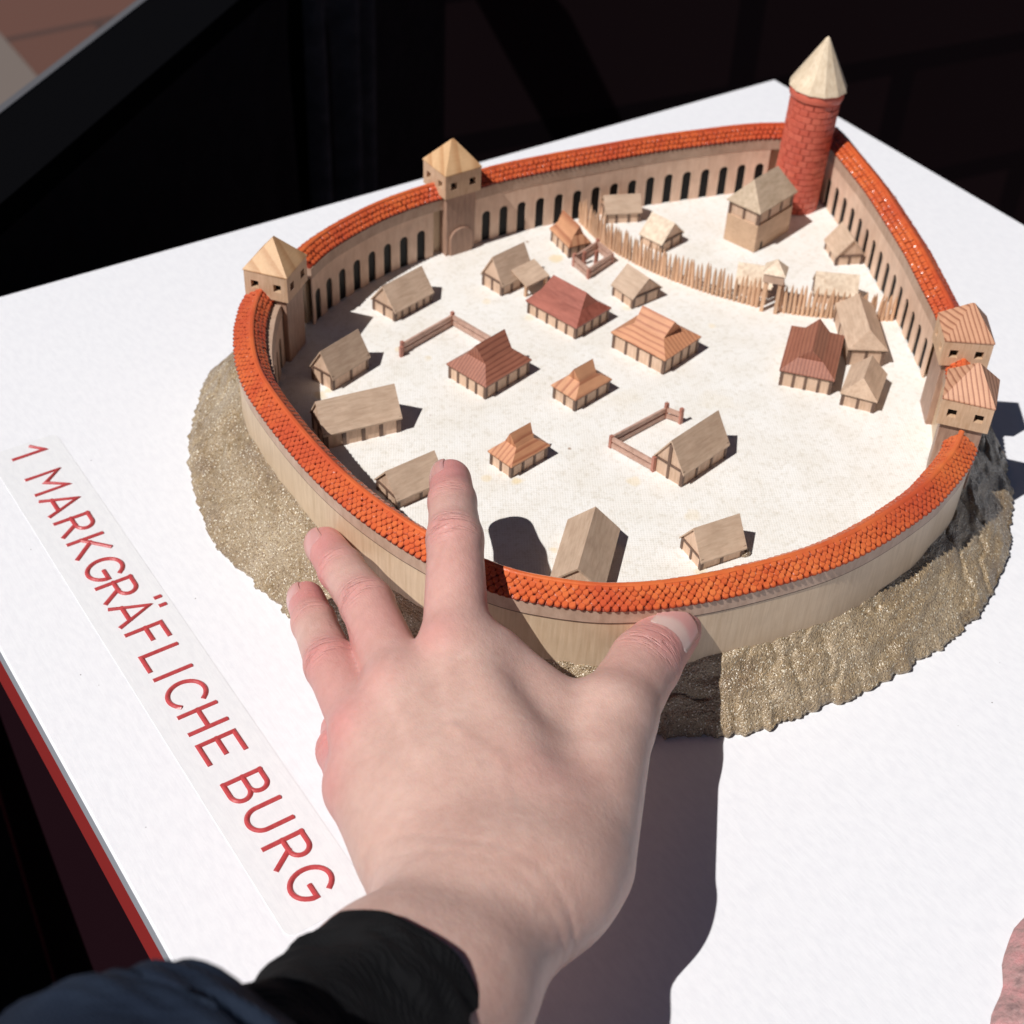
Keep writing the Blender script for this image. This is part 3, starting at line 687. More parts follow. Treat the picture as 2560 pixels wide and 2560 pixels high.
# ------------------------------------------------------------------ watchtowers
def square_tower(c, rot, label, roofm, wl=17.6, door=None, apex=50.4, zb=28.4, zt=39.0, base=-14):
    t = thing('watchtower', (c[0], c[1], H0), rot, label, 'tower', None)
    sh = wl / 2 - 1.5
    MB().box(-sh, sh, -sh, sh, base, zb - .35, .25).build('shaft', W_SHAFT, t)
    MB().box(-sh - .3, sh + .3, -sh - .3, sh + .3, zb - .4, zb + .02).build('shadow_joint', W_BEAM, t)
    h = wl / 2; V = []; F = []
    def quad(a): n = len(V); V.extend(a); F.append((n, n + 1, n + 2, n + 3))
    ws = 3.1; ux = [-h, -4.6 - ws / 2, -4.6 + ws / 2, 4.6 - ws / 2, 4.6 + ws / 2, h]; zx = [zb, zb + 3.7, zb + 3.7 + 3.2, zt]
    wins = []
    for k in range(4):
        ca, sa = [(1, 0), (0, 1), (-1, 0), (0, -1)][k]
        f = lambda u, d, z: (u * ca + (h - d) * sa, u * sa - (h - d) * ca, z)
        for i in range(5):
            for j in range(3):
                a0, a1, b0, b1 = ux[i], ux[i + 1], zx[j], zx[j + 1]
                if i in (1, 3) and j == 1:
                    for e in (((a0, b0), (a1, b0)), ((a1, b0), (a1, b1)), ((a1, b1), (a0, b1)), ((a0, b1), (a0, b0))):
                        quad([f(e[0][0], 0, e[0][1]), f(e[1][0], 0, e[1][1]), f(e[1][0], 2.2, e[1][1]), f(e[0][0], 2.2, e[0][1])])
                    wins.append([f(a0 - .2, 2.2, b0 - .2), f(a1 + .2, 2.2, b0 - .2), f(a1 + .2, 2.2, b1 + .2), f(a0 - .2, 2.2, b1 + .2), f(a0 - .2, 2.7, b0 - .2), f(a1 + .2, 2.7, b0 - .2), f(a1 + .2, 2.7, b1 + .2), f(a0 - .2, 2.7, b1 + .2)])
                else:
                    quad([f(a0, 0, b0), f(a1, 0, b0), f(a1, 0, b1), f(a0, 0, b1)])
    n = len(V); V += [(-h, -h, zb), (h, -h, zb), (h, h, zb), (-h, h, zb)]; F.append((n, n + 1, n + 2, n + 3))
    obj('upper_storey', V, F, W_TOWER, t)
    for wv in wins:
        obj('window', wv, [(0, 1, 2, 3), (4, 5, 6, 7), (0, 1, 5, 4), (1, 2, 6, 5), (2, 3, 7, 6), (3, 0, 4, 7)], DARK, t)
    g = h + .25
    V = [(-g, -g, zt), (g, -g, zt), (g, g, zt), (-g, g, zt), (-g, -g, zt + .5), (g, -g, zt + .5), (g, g, zt + .5), (-g, g, zt + .5), (-.5, 0, apex), (.5, 0, apex)]
    F = [(0, 1, 2, 3), (0, 1, 5, 4), (1, 2, 6, 5), (2, 3, 7, 6), (3, 0, 4, 7), (4, 5, 9, 8), (5, 6, 9), (6, 7, 8, 9), (7, 4, 8)]
    obj('roof', V, F, roofm, t)
    if door is not None:
        V = []; r = 5.6; pts = [(-r, 0)] + [(-r * math.cos(a), 7.8 + 4.6 * math.sin(a)) for a in np.linspace(0, math.pi, 14)] + [(r, 0)]
        kk = len(pts); y0, y1 = -sh - 1.0, -sh + .2
        V = [(u, y1, z) for u, z in pts] + [(u, y0 + .25, z) for u, z in pts] + [(u * .95, y0, z * .985) for u, z in pts]
        F = [(i, (i + 1) % kk, kk + (i + 1) % kk, kk + i) for i in range(kk)] + [(kk + i, kk + (i + 1) % kk, 2 * kk + (i + 1) % kk, 2 * kk + i) for i in range(kk)] + [tuple(range(2 * kk, 3 * kk)), tuple(range(kk))]
        obj('door', V, F, W_SHAFT, t)
    return t
square_tower((203.5, 445.8), 38, 'leftmost square watchtower with golden pyramid roof on the castle wall', W_TROOF)
square_tower((302.7, 479.0), 0.5, 'golden roofed square watchtower with arched door in the middle of the rear wall', W_TROOF, door=1)
square_tower((400.1, 279.9), -37.5, 'square gate tower with striped red roof, the farther of the right pair', W_TROOF2)
square_tower((373.5, 252.3), -52.0, 'square gate tower with bold striped roof, the nearer of the right pair', W_TROOF2)

# ------------------------------------------------------------------ round keep tower
KT = thing('round_tower', (459.0, 431.0, H0), 0, 'tall round red brick tower with pale pointed spire at the rear corner', 'tower')
KT.rotation_euler = Matrix.Rotation(math.radians(1.5), 3, Vector((.55, .83, 0))).to_euler()
def lathe(prof, n, a0=0.0):
    V = []; F = []; k = len(prof)
    for i in range(n):
        a = a0 + 2 * math.pi * i / n; V += [(r * math.cos(a), r * math.sin(a), z) for r, z in prof]
    for i in range(n):
        b = ((i + 1) % n) * k
        for j in range(k - 1): F.append((i * k + j, i * k + j + 1, b + j + 1, b + j))
    return V, F
CB, CT, AP = 53.5, 58.3, 80.6
V, F = lathe([(0.01, -4), (10.25, -4), (10.25, CB), (0.01, CB)], 40); obj('core', V, F, MORTAR, KT, smooth=False)
V, F = lathe([(9.9, CB), (11.7, CB + .3), (12.0, CB + 1.0), (12.0, CT - .7), (11.6, CT), (9.0, CT)], 40); obj('collar', V, F, BRICK, KT, smooth=True)
def brick_mesh(h, dth):
    V = []; r0, r1 = 10.1, 11.05; g = .012
    for r, gg, hh in ((r0, g, h), (r1 - .15, g, h), (r1, g * 2.2, h - .22)):
        for z in (-hh / 2, hh / 2):
            for k in range(4):
                a = -dth / 2 + gg + (dth - 2 * gg) * k / 3; V.append((r * math.cos(a), r * math.sin(a), z))
    F = []
    for L in (0, 8):
        for k in range(3): F += [(L + k, L + k + 1, L + 8 + k + 1, L + 8 + k), (L + 4 + k, L + 12 + k, L + 12 + k + 1, L + 4 + k + 1)]
        F += [(L, L + 8, L + 12, L + 4), (L + 3, L + 7, L + 15, L + 11)]
    for k in range(3): F.append((16 + k, 17 + k, 21 + k, 20 + k))
    return fixn(mesh('brick', V, F, BRICK))
rows, per = 18, 16; bh = CB / rows; bme = brick_mesh(bh - .28, 2 * math.pi / per)
for r in range(rows):
    for i in range(per):
        a = (i + .5 * (r % 2)) * 2 * math.pi / per + random.uniform(-.015, .015); s = 1 + random.uniform(-.014, .012)
        inst('brick', bme, KT, Matrix.Translation((0, 0, (bh * (r + .5)) * MM)) @ Matrix.Rotation(a, 4, 'Z') @ Matrix.Diagonal((s, s, 1, 1)))
V = []; F = []; n = 12
for i in range(n):
    a = 2 * math.pi * i / n; V += [(12.9 * math.cos(a), 12.9 * math.sin(a), CT - .1), (12.3 * math.cos(a), 12.3 * math.sin(a), CT + 1.2), (.9 * math.cos(a), .9 * math.sin(a), AP - .8)]
V += [(0, 0, AP), (0, 0, CT - .1)]
for i in range(n):
    j = (i + 1) % n; F += [(i * 3, j * 3, j * 3 + 1, i * 3 + 1), (i * 3 + 1, j * 3 + 1, j * 3 + 2, i * 3 + 2), (i * 3 + 2, j * 3 + 2, 3 * n), (i * 3, 3 * n + 1, j * 3)]
obj('spire', V, F, W_CONE, KT)

# ------------------------------------------------------------------ houses
GH = 'small wooden houses of the castle model'
def roof_gable(L, W, hw, rh, ov=.9, th=.75, dov=.2):
    a, b = L / 2 + ov * .8, W / 2 + ov; sl = (rh - hw) / (W / 2); zb = hw - ov * sl
    V = []
    for x in (-a, a):
        V += [(x, -b, zb), (x, 0, rh), (x, b, zb), (x, b + .05, zb + th * .9), (x, 0, rh + th * 1.25), (x, -b - .05, zb + th * .9)]
    F = [(0, 1, 2, 3, 4, 5), (6, 7, 8, 9, 10, 11)] + [(j, (j + 1) % 6, 6 + (j + 1) % 6, 6 + j) for j in range(6)]
    return V, F
def roof_hip(L, W, hw, rh, rl, kind='hip', ov=.9, th=.55):
    a, b = L / 2 + ov, W / 2 + ov; z0 = hw
    zm = z0 + (.46 if kind != 'steep' else .5) * (rh - z0)
    fm = .46 if kind != 'steep' else .52
    bm = b * fm
    if kind == 'gablet': am = rl / 2 - .4; ar = rl / 2 + .3; ae = am + .9
    else: am = a + (rl / 2 - a) * (.62 if kind == 'hip' else .5); ar = rl / 2; ae = am
    V = [(-a, -b, z0), (a, -b, z0), (a, b, z0), (-a, b, z0), (-a, -b, z0 + th), (a, -b, z0 + th), (a, b, z0 + th), (-a, b, z0 + th),
         (-am, -bm, zm), (am, -bm, zm), (am, bm, zm), (-am, bm, zm), (-ar, 0, rh), (ar, 0, rh)]
    F = [(0, 1, 2, 3), (0, 1, 5, 4), (1, 2, 6, 5), (2, 3, 7, 6), (3, 0, 4, 7), (4, 5, 9, 8), (5, 6, 10, 9), (6, 7, 11, 10), (7, 4, 8, 11), (8, 9, 13, 12), (10, 11, 12, 13), (9, 10, 13), (11, 8, 12)]
    return V, F
def house(c, rot, L, W, hw, rh, kind, roofm, label, rl=None, nl=3, nw=2, post=1.25, extras=None, panelm=None, rhov=.9):
    t = thing('wooden_house', (c[0], c[1], H0), rot, label, 'house', GH)
    pm = panelm or W_PANEL
    x, y = L / 2, W / 2
    if kind == 'gable':
        V = [(-x, -y, 0), (x, -y, 0), (x, y, 0), (-x, y, 0), (-x, -y, hw), (x, -y, hw), (x, y, hw), (-x, y, hw), (-x, 0, rh - .05), (x, 0, rh - .05)]
        F = [(0, 1, 2, 3), (0, 1, 5, 4), (1, 2, 6, 9, 5), (2, 3, 7, 6), (3, 0, 4, 8, 7), (4, 5, 9, 8), (6, 7, 8, 9)]
    else:
        mbx = MB().box(-x, x, -y, y, 0, hw); V, F = mbx.V, mbx.F
    obj('wall', V, F, pm, t)
    p = post / 2; pr = .32
    def postobj(px, py, w2x, w2y): MB().box(px - w2x, px + w2x, py - w2y, py + w2y, -.02, hw - .02).build('timber_post', W_POST, t)
    for sx in (-1, 1):
        for sy in (-1, 1): postobj(sx * (x - p + pr), sy * (y - p + pr), p, p)
    for k in range(1, nl):
        u = -x + L * k / nl + random.uniform(-.3, .3)
        for sy in (-1, 1): postobj(u, sy * (y - .3 + pr * .8), p * .85, .35)
    for k in range(1, nw):
        u = -y + W * k / nw + random.uniform(-.2, .2)
        for sx in (-1, 1): postobj(sx * (x - .3 + pr * .8), u, .35, p * .85)
    if kind == 'gable':
        for sx in (-1, 1): MB().box(sx * x - .45, sx * x + .45, -y - .5, y + .5, hw - .55, hw + .25).build('tie_beam', W_POST, t)
        V, F = roof_gable(L, W, hw, rh - .7, rhov)
    else:
        MB().box(-x - .62, x + .62, -y - .62, y + .62, hw - .5, hw - .01).build('eave_beam', W_BEAM, t)
        V, F = roof_hip(L, W, hw, rh, rl, kind)
    obj('roof', V, F, roofm, t)
    return t
house((260.0, 448.2), 14, 20.8, 12.6, 5.3, 14.0, 'gable', W_GREY, 'grey gabled cottage standing alone before the left arcade, near the golden left tower', nl=5)
hp = house((306.6, 440.8), 10.4, 17, 11.5, 6.0, 16.2, 'gable', W_GREY, 'grey gabled cottage with a little open porch on two posts', nl=3)
lx = lambda X, Y: (((X - 306.6) * math.cos(math.radians(10.4)) + (Y - 440.8) * math.sin(math.radians(10.4))), (-(X - 306.6) * math.sin(math.radians(10.4)) + (Y - 440.8) * math.cos(math.radians(10.4))))
(pax, pay), (pbx, pby) = lx(307.9, 428.4), lx(318.7, 432.9)
V = [(pax - .9, pay - 1.2, 5.0), (pbx + 1.0, pay - 1.2, 5.0), (pbx + 1.0, -4.2, 8.6), (pax - .9, -4.2, 8.6)]; V += [(a, b, c + .7) for a, b, c in V]
obj('porch_roof', V, [(0, 1, 2, 3), (4, 5, 6, 7), (0, 1, 5, 4), (1, 2, 6, 5), (2, 3, 7, 6), (3, 0, 4, 7)], W_GREY, hp)
for qx in (pax, pbx): MB().box(qx - .6, qx + .6, pay - .6, pay + .6, 0, 5.1).build('porch_post', W_STAKE, hp)
house((346.4, 451.4), 84, 15.8, 9.2, 5.5, 14.6, 'gablet', W_STRIPE, 'little house with orange striped roof beside the open railed platform', rl=14.5, nl=3)
house((314.3, 407.2), 103, 26.0, 19.8, 5.6, 15.8, 'hip', W_RED, 'house with smooth red brown hipped roof in the middle of the courtyard', rl=18, nl=5, nw=4)
house((347.7, 405.0), 94, 12.5, 14.6, 5.4, 12.4, 'gable', W_GREY, 'small beige cottage with timbered gable, near the middle of the palisade', nl=2)
hf = house((330.6, 370.1), 104, 25.6, 21.6, 7.0, 17.3, 'gablet', W_ORANGE, 'large house with light orange hipped roof in the centre of the courtyard', rl=15.6, nl=4, nw=4)
house((264.0, 389.1), 13.5, 24.0, 19.3, 6.1, 17.9, 'gablet', W_DKRED, 'house with grooved dark red hipped roof beside the long two rail fence', rl=15.6, nl=4, nw=4)
house((287.5, 360.6), 11, 18.4, 11.2, 5.6, 14.5, 'gablet', W_STRIPE, 'small house with plain orange hipped roof right of the dark red roofed one', rl=10, nl=3, nw=2)
house((244.8, 339.7), 10, 17.6, 10.6, 5.4, 15.0, 'gablet', W_ORANGE, 'small house with orange brown hipped roof and glue stain, right of the fingertip', rl=9.6, nl=3, nw=2)
hj = house((297.4, 306.3), 11.5, 24.8, 12.8, 6.9, 17.5, 'gable', W_GREY, 'grey roofed barn with timber framed gable joined to the small pen', nl=3)
MB().box(-12.4 - .42, -12.4 + .25, -.65, .65, 7.0, 15.4).build('gable_post', W_POST, hj)
house((273.9, 265.1), -7, 16.8, 12.2, 4.9, 14.0, 'gable', W_GREY, 'small grey gabled cottage just behind the front wall, right of the large roof', nl=2)
house((203.2, 346.2), 3.5, 19.2, 12.8, 4.6, 12.6, 'gable', W_GREY, 'grey gabled cottage partly hidden behind the index fingertip', nl=2)
house((203.5, 385.4), -9.5, 29.0, 13.8, 7.2, 16.8, 'gable', W_GREY, 'longest grey roofed house standing by the left part of the wall', nl=4, rhov=.8, post=1.7)
house((215.2, 419.0), 17, 19.2, 10.8, 6.6, 15.6, 'gable', W_GREY, 'grey gabled cottage half in the shadow of the left wall, above the longhouse', nl=2)
house((376.3, 328.7), 40, 30.5, 19.6, 7.0, 16.2, 'gablet', W_DKRED, 'dark red roofed house at the right beside two grey roofed neighbours', rl=22.5, nl=4, nw=4)
house((405.3, 331.8), 56, 31.0, 14.0, 7.6, 15.2, 'steep', W_GREY, 'long grey hipped house before the right end of the palisade', rl=26, nl=3)
house((381.2, 304.4), 34.5, 18.0, 12.6, 5.6, 14.0, 'steep', W_GREY, 'small grey hipped house in front of the long grey hipped one on the right', rl=16.4, nl=2)
house((232.2, 281.4), 43.5, 30.0, 16.4, 6.0, 13.6, 'gable', W_GREY, 'large plain grey gabled roof close behind the front wall, ridge towards the viewer', nl=3)
house((381.3, 461.0), -24, 15.6, 9.8, 5.6, 11.4, 'gable', W_GREY, 'grey gabled shed against the rear arcade behind the palisade', nl=3)
house((384.0, 434.5), 103, 11.6, 13.8, 4.9, 12.2, 'gable', W_CREAM, 'small cream roofed hut just inside the palisade near the rear wall', nl=2)
house((447.0, 384.7), 66, 14.0, 12.0, 4.8, 12.8, 'gable', W_GREY, 'small beige hut against the right arcade', nl=2)
house((394.6, 384.2), -46, 14.4, 10.0, 5.4, 12.0, 'gable', W_CREAM, 'cream roofed hut behind the palisade, directly left of its gate', nl=2)
house((419.9, 362.0), -40, 16.8, 10.0, 5.4, 12.0, 'gable', W_CREAM, 'cream roofed hut behind the palisade, right of its gate', nl=2)
# the two storey hall
KH = thing('wooden_hall', (425.2, 418.0, H0), 14, 'tall two storey hall with hipped roof in front of the round red tower', 'house')
MB().box(-13.4, 13.4, -8.3, 8.3, 0, 13.2, .15).build('lower_storey', W_PALE, KH)
MB().box(-12.7, 12.7, -7.6, 7.6, 13.2, 19.4).build('upper_storey', W_PANEL, KH)
for sx in (-1, 1):
    for sy in (-1, 1): MB().box(sx * 12.5 - .7, sx * 12.5 + .7, sy * 7.4 - .7, sy * 7.4 + .7, 13.21, 19.35).build('timber_post', W_POST, KH)
for u in (-4.5, 4.5):
    for sy in (-1, 1): MB().box(u - .6, u + .6, sy * 7.6 - .3, sy * 7.6 + .3, 13.21, 19.35).build('timber_post', W_POST, KH)
for sx in (-1, 1): MB().box(sx * 12.7 - .3, sx * 12.7 + .3, -.6, .6, 13.21, 19.35).build('timber_post', W_POST, KH)
MB().box(-13.3, 13.3, -8.2, 8.2, 18.9, 19.42).build('eave_beam', W_BEAM, KH)
a, b, z0, rh, rl = 14.2, 9.0, 19.45, 31.0, 9.5
V = [(-a, -b, z0), (a, -b, z0), (a, b, z0), (-a, b, z0), (-a, -b, z0 + .6), (a, -b, z0 + .6), (a, b, z0 + .6), (-a, b, z0 + .6), (-rl + .6, 0, rh), (rl - .6, 0, rh)]
obj('roof', V, [(0, 1, 2, 3), (0, 1, 5, 4), (1, 2, 6, 5), (2, 3, 7, 6), (3, 0, 4, 7), (4, 5, 9, 8), (5, 6, 9), (6, 7, 8, 9), (7, 4, 8)], wood('hall_roof_wood', (0.46, 0.35, 0.24), (0.62, 0.49, 0.36), grain=(.2, .6, .6)), KH)
MB().box(-9.0, -7.6, -8.42, -8.0, 0, 3.6).build('door', DARK, KH)

# ------------------------------------------------------------------ palisade
PAL = [(362.9, 466.6), (361.1, 452.9), (360.8, 442.5), (362.3, 431.7), (364.7, 420.7), (368.2, 409.8), (371.1, 402.5), (375.3, 393.0), (380.8, 383.2), (387.2, 373.0), (392.9, 365.4), (400.1, 358.0), (411.2, 348.9), (426.5, 338.4), (430.5, 336.0)]
pp = Path(PAL, 1.0)
FE = thing('palisade', (385, 390, H0), 0, 'curved palisade of pale pointed stakes dividing the courtyard', 'fence')
def stake_mesh():
    V = []; F = []; n = 6
    for r, z in ((.82, -.1), (.80, 8.0), (.52, 11.2), (.08, 13.2)):
        V += [(r * math.cos(2 * math.pi * i / n), r * math.sin(2 * math.pi * i / n), z) for i in range(n)]
    for k in range(3): F += [(k * n + i, k * n + (i + 1) % n, (k + 1) * n + (i + 1) % n, (k + 1) * n + i) for i in range(n)]
    F.append(tuple(range(3 * n, 4 * n)))
    return fixn(mesh('stake', V, F, W_STAKE, False))
sme = stake_mesh(); s = 0.6; gate_c = np.array([389.9, 368.9])
while s < pp.L - .5:
    p = pp.at(s)[0]
    if np.hypot(*(p - gate_c)) > 3.6:
        Mx = Matrix.Translation(((p[0] - 385) * MM, (p[1] - 390) * MM, 0)) @ Matrix.Rotation(random.uniform(-.06, .06), 4, 'X') @ Matrix.Rotation(random.uniform(-.06, .06), 4, 'Y') @ Matrix.Rotation(random.uniform(0, 6), 4, 'Z') @ Matrix.Diagonal((random.uniform(.85, 1.15),) * 2 + (random.uniform(.88, 1.1), 1))
        inst('stake', sme, FE, Mx)
    s += 1.93 + random.uniform(-.12, .12)
GT = thing('palisade_gate', (390.6, 369.4, H0), -50, 'small roofed gate on posts in the middle of the palisade', 'gate')
for sx in (-1, 1):
    for sy in (-1, 1): MB().box(sx * 2.9 - .75, sx * 2.9 + .75, sy * 2.6 - .75, sy * 2.6 + .75, 0, 14.6).build('gate_post', W_STAKE, GT)
MB().box(-4.2, 4.2, -3.9, 3.9, 14.6, 18.6).build('chamber', W_BAND, GT)
V = [(-4.8, -4.4, 18.6), (4.8, -4.4, 18.6), (4.8, 4.4, 18.6), (-4.8, 4.4, 18.6), (0, 0, 24.0)]
obj('roof', V, [(0, 1, 2, 3), (0, 1, 4), (1, 2, 4), (2, 3, 4), (3, 0, 4)], W_CREAM, GT)

# ------------------------------------------------------------------ pens of two rails
def pen(corners, spans, posts, label, ph=6.2, rails=((.5, 2.3), (3.2, 5.0)), rw=.9, pw=1.3):
    c = np.mean(np.array(corners), 0); t = thing('rail_fence', (c[0], c[1], H0), 0, label, 'fence', 'rail fences of the castle model')
    for i, j in spans:
        a, b = np.array(corners[i]) - c, np.array(corners[j]) - c
        for z0, z1 in rails:
            MB().beam((a[0], a[1], (z0 + z1) / 2), (b[0], b[1], (z0 + z1) / 2), rw, z1 - z0).build('rail', W_RAIL, t)
    for (x, y, h) in posts:
        MB().box(x - c[0] - pw / 2, x - c[0] + pw / 2, y - c[1] - pw / 2, y - c[1] + pw / 2, 0, h).build('post', W_PEN, t)
    return t
pen([(242.4, 418.5), (270.1, 425.7), (275.5, 401.5)], [(0, 1), (1, 2)], [(242.4, 418.5, 5.9), (241.2, 417.2, 4.6), (270.1, 425.7, 6.3)], 'low two rail fence running to the grooved dark red roof')
pen([(278.2, 328.7), (306.6, 332.4), (309.4, 326.9), (283.2, 309.8)], [(0, 1), (0, 3), (1, 2)], [(278.2, 328.7, 5.4), (306.6, 332.4, 7.0), (309.4, 326.9, 7.0), (283.2, 309.8, 6.6)], 'low two rail pen attached to the timber framed barn')
pen([(339.0, 437.6), (338.6, 426.4), (354.6, 431.6), (355.0, 442.6)], [(0, 1), (1, 2), (2, 3), (3, 0)], [(339.0, 437.6, 6.2), (338.6, 426.4, 4.6), (354.6, 431.6, 4.6), (355.0, 442.6, 6.0), (347.6, 433.4, 7.2), (343.6, 436.6, 6.2)], 'square railed platform beside the orange striped roof')
# pebble and dowel crumbs
V, F = lathe([(.01, 0), (1.9, 0), (2.1, .7), (1.3, 1.7), (.01, 2.1)], 9)
pb = obj('glue_lump', [(x * 1.1 + 283, y * .8 + 258.2, z + H0) for x, y, z in V], F, SAND, None, smooth=True); tag(pb, 'small glue lump on the ground beside the cottage behind the front wall', 'pebble')

# ------------------------------------------------------------------ hand (one continuous mesh from a blended distance field)
PRIMS = []
def cap(a, b, ra, rb, k): PRIMS.append((np.array(a, float), np.array(b, float), ra, rb, k))
FING = {'index': [(158.5, 245.0, 53.0), (178.0, 277.0, 61.5), (187.8, 294.3, 59.0), (195.2, 307.2, 55.6)],
        'middle': [(139.7, 243.5, 48.5), (150.8, 282.7, 43.5), (155.0, 307.2, 36.0), (158.6, 325.0, 30.2)],
        'ring': [(126.0, 239.0, 43.0), (132.4, 271.9, 37.0), (139.8, 297.5, 28.5), (145.2, 313.6, 22.2)],
        'pinky': [(117.5, 228.0, 36.0), (123.2, 249.5, 27.0), (130.5, 262.5, 18.5), (137.0, 270.0, 11.0)],
        'thumb': [(187.0, 208.5, 41.5), (212.0, 224.3, 36.6), (229.0, 232.6, 34.6)]}
RAD = {'index': (9.9, 8.3, 7.3, 6.7), 'middle': (9.6, 8.0, 7.2, 6.6), 'ring': (9.2, 7.7, 6.8, 6.2), 'pinky': (8.6, 7.0, 6.2, 5.6), 'thumb': (12.0, 10.6, 9.2)}
def hand_field():
    lo = np.array([20.0, 95.0, 2.0]); hi = np.array([244.0, 338.0, 112.0]); h = 0.8
    n = np.ceil((hi - lo) / h).astype(int)
    D = np.full(n, 60.0, np.float32)
    ax = [lo[i] + h * np.arange(n[i]) for i in range(3)]
    def seg(a, b, ra, rb, D, k, mrg):
        r = max(ra, rb) + mrg
        i0 = np.maximum(0, ((np.minimum(a, b) - r - lo) / h).astype(int)); i1 = np.minimum(n, ((np.maximum(a, b) + r - lo) / h).astype(int) + 1)
        if (i1 <= i0).any(): return
        X = ax[0][i0[0]:i1[0], None, None].astype(np.float32); Y = ax[1][None, i0[1]:i1[1], None].astype(np.float32); Z = ax[2][None, None, i0[2]:i1[2]].astype(np.float32)
        ba = (b - a); L2 = float(ba @ ba) + 1e-9
        t = np.clip(((X - a[0]) * ba[0] + (Y - a[1]) * ba[1] + (Z - a[2]) * ba[2]) / L2, 0, 1)
        d = np.sqrt((X - a[0] - t * ba[0]) ** 2 + (Y - a[1] - t * ba[1]) ** 2 + (Z - a[2] - t * ba[2]) ** 2) - (ra + (rb - ra) * t)
        S = D[i0[0]:i1[0], i0[1]:i1[1], i0[2]:i1[2]]
        hh = np.maximum(k - np.abs(S - d), 0) / k
        S[...] = np.minimum(S, d) - hh * hh * k * 0.25
    A = lambda *v: np.array(v, float)
    # palm and wrist
    body = np.full(n, 60.0, np.float32)
    wr = [A(140, 168, 50), A(128, 173, 52), A(117, 178, 50), A(111, 184, 46)]
    kn = [A(*FING[f][0]) for f in ('index', 'middle', 'ring', 'pinky')]
    for w_, k_, r0, r1 in zip(wr, kn, (15, 15.5, 14.5, 12.5), (10.2, 10.0, 9.6, 9.0)): seg(w_, k_, r0, r1, body, 9.0, 14)
    seg(A(136, 205, 44), A(150, 232, 45), 13, 11, body, 10, 16)
    seg(A(122, 200, 40), A(128, 225, 38), 13, 11, body, 10, 16)
    seg(A(150, 173.5, 45), A(*FING['thumb'][0]), 15.2, 12.4, body, 9, 16)           # thenar
    seg(A(166, 239, 47), A(173, 217, 43), 12.2, 10.2, body, 9, 16)                # first web muscle
    seg(A(157, 205, 44), A(170, 222, 42), 12.0, 9.0, body, 9, 16)
    # forearm
    for o0, o1 in (((130.5, 166, 51), (97, 148, 62)), ((120, 175, 51), (86, 160, 63))): seg(A(*o0), A(*o1), 14.6, 15.2, body, 12, 18)
    for o0, o1 in (((97, 148, 62), (58, 129, 82)), ((86, 160, 63), (46, 141, 84))): seg(A(*o0), A(*o1), 15.2, 17.0, body, 12, 18)
    for f, J in FING.items():
        Fd = np.full(n, 60.0, np.float32); R_ = RAD[f]
        for i in range(len(J) - 1): seg(A(*J[i]), A(*J[i + 1]), R_[i], R_[i + 1], Fd, 2.2, 10)
        k = 5.0 if f == 'thumb' else 4.0
        hh = np.maximum(k - np.abs(body - Fd), 0) / k
        if f == 'index': tot = None
        if f == 'index': acc = np.minimum(body, Fd) - hh * hh * k * .25
        else:
            b2 = np.minimum(body, Fd) - hh * hh * k * .25
            acc = np.minimum(acc, b2)
    # knuckle heads and tendons
    return acc, lo, h
def surface_nets(D, lo, h):
    s = D < 0; n = D.shape
    c = np.zeros(tuple(np.array(n) - 1), np.uint8)
    for dx in (0, 1):
        for dy in (0, 1):
            for dz in (0, 1): c += s[dx:n[0] - 1 + dx, dy:n[1] - 1 + dy, dz:n[2] - 1 + dz]
    I = np.argwhere((c > 0) & (c < 8)); ids = -np.ones(c.shape, np.int64); ids[tuple(I.T)] = np.arange(len(I))
    acc = np.zeros((len(I), 3)); cnt = np.zeros(len(I))
    corners = [(0, 0, 0), (1, 0, 0), (0, 1, 0), (1, 1, 0), (0, 0, 1), (1, 0, 1), (0, 1, 1), (1, 1, 1)]
    val = [D[I[:, 0] + a, I[:, 1] + b, I[:, 2] + c_] for a, b, c_ in corners]
    for i in range(8):
        for j in range(i + 1, 8):
            d = np.abs(np.array(corners[i]) - np.array(corners[j]))
            if d.sum() != 1: continue
            m = (val[i] < 0) != (val[j] < 0); t = np.where(m, val[i] / np.where(m, val[i] - val[j], 1), 0)
            p = np.array(corners[i]) + t[:, None] * (np.array(corners[j]) - np.array(corners[i]))
            acc += p * m[:, None]; cnt += m
    V = lo + h * (I + acc / cnt[:, None])
    Q = []
    for a in range(3):
        e = [0, 0, 0]; e[a] = 1; u, v = [(1, 2), (2, 0), (0, 1)][a]
        s0 = s[:n[0] - e[0], :n[1] - e[1], :n[2] - e[2]]; s1 = s[e[0]:, e[1]:, e[2]:]
        E = np.argwhere(s0 != s1)
        E = E[(E[:, u] > 0) & (E[:, v] > 0) & (E[:, u] < n[u] - 1) & (E[:, v] < n[v] - 1)]
        fl = s0[tuple(E.T)]
        du = np.zeros(3, int); du[u] = 1; dv = np.zeros(3, int); dv[v] = 1
        q = np.stack([ids[tuple((E - du - dv).T)], ids[tuple((E - dv).T)], ids[tuple(E.T)], ids[tuple((E - du).T)]], 1)
        q[~fl] = q[~fl][:, ::-1]; Q.append(q)
    return V, np.vstack(Q)
D, lo, hstep = hand_field()
HV, HQ = surface_nets(D, lo, hstep)
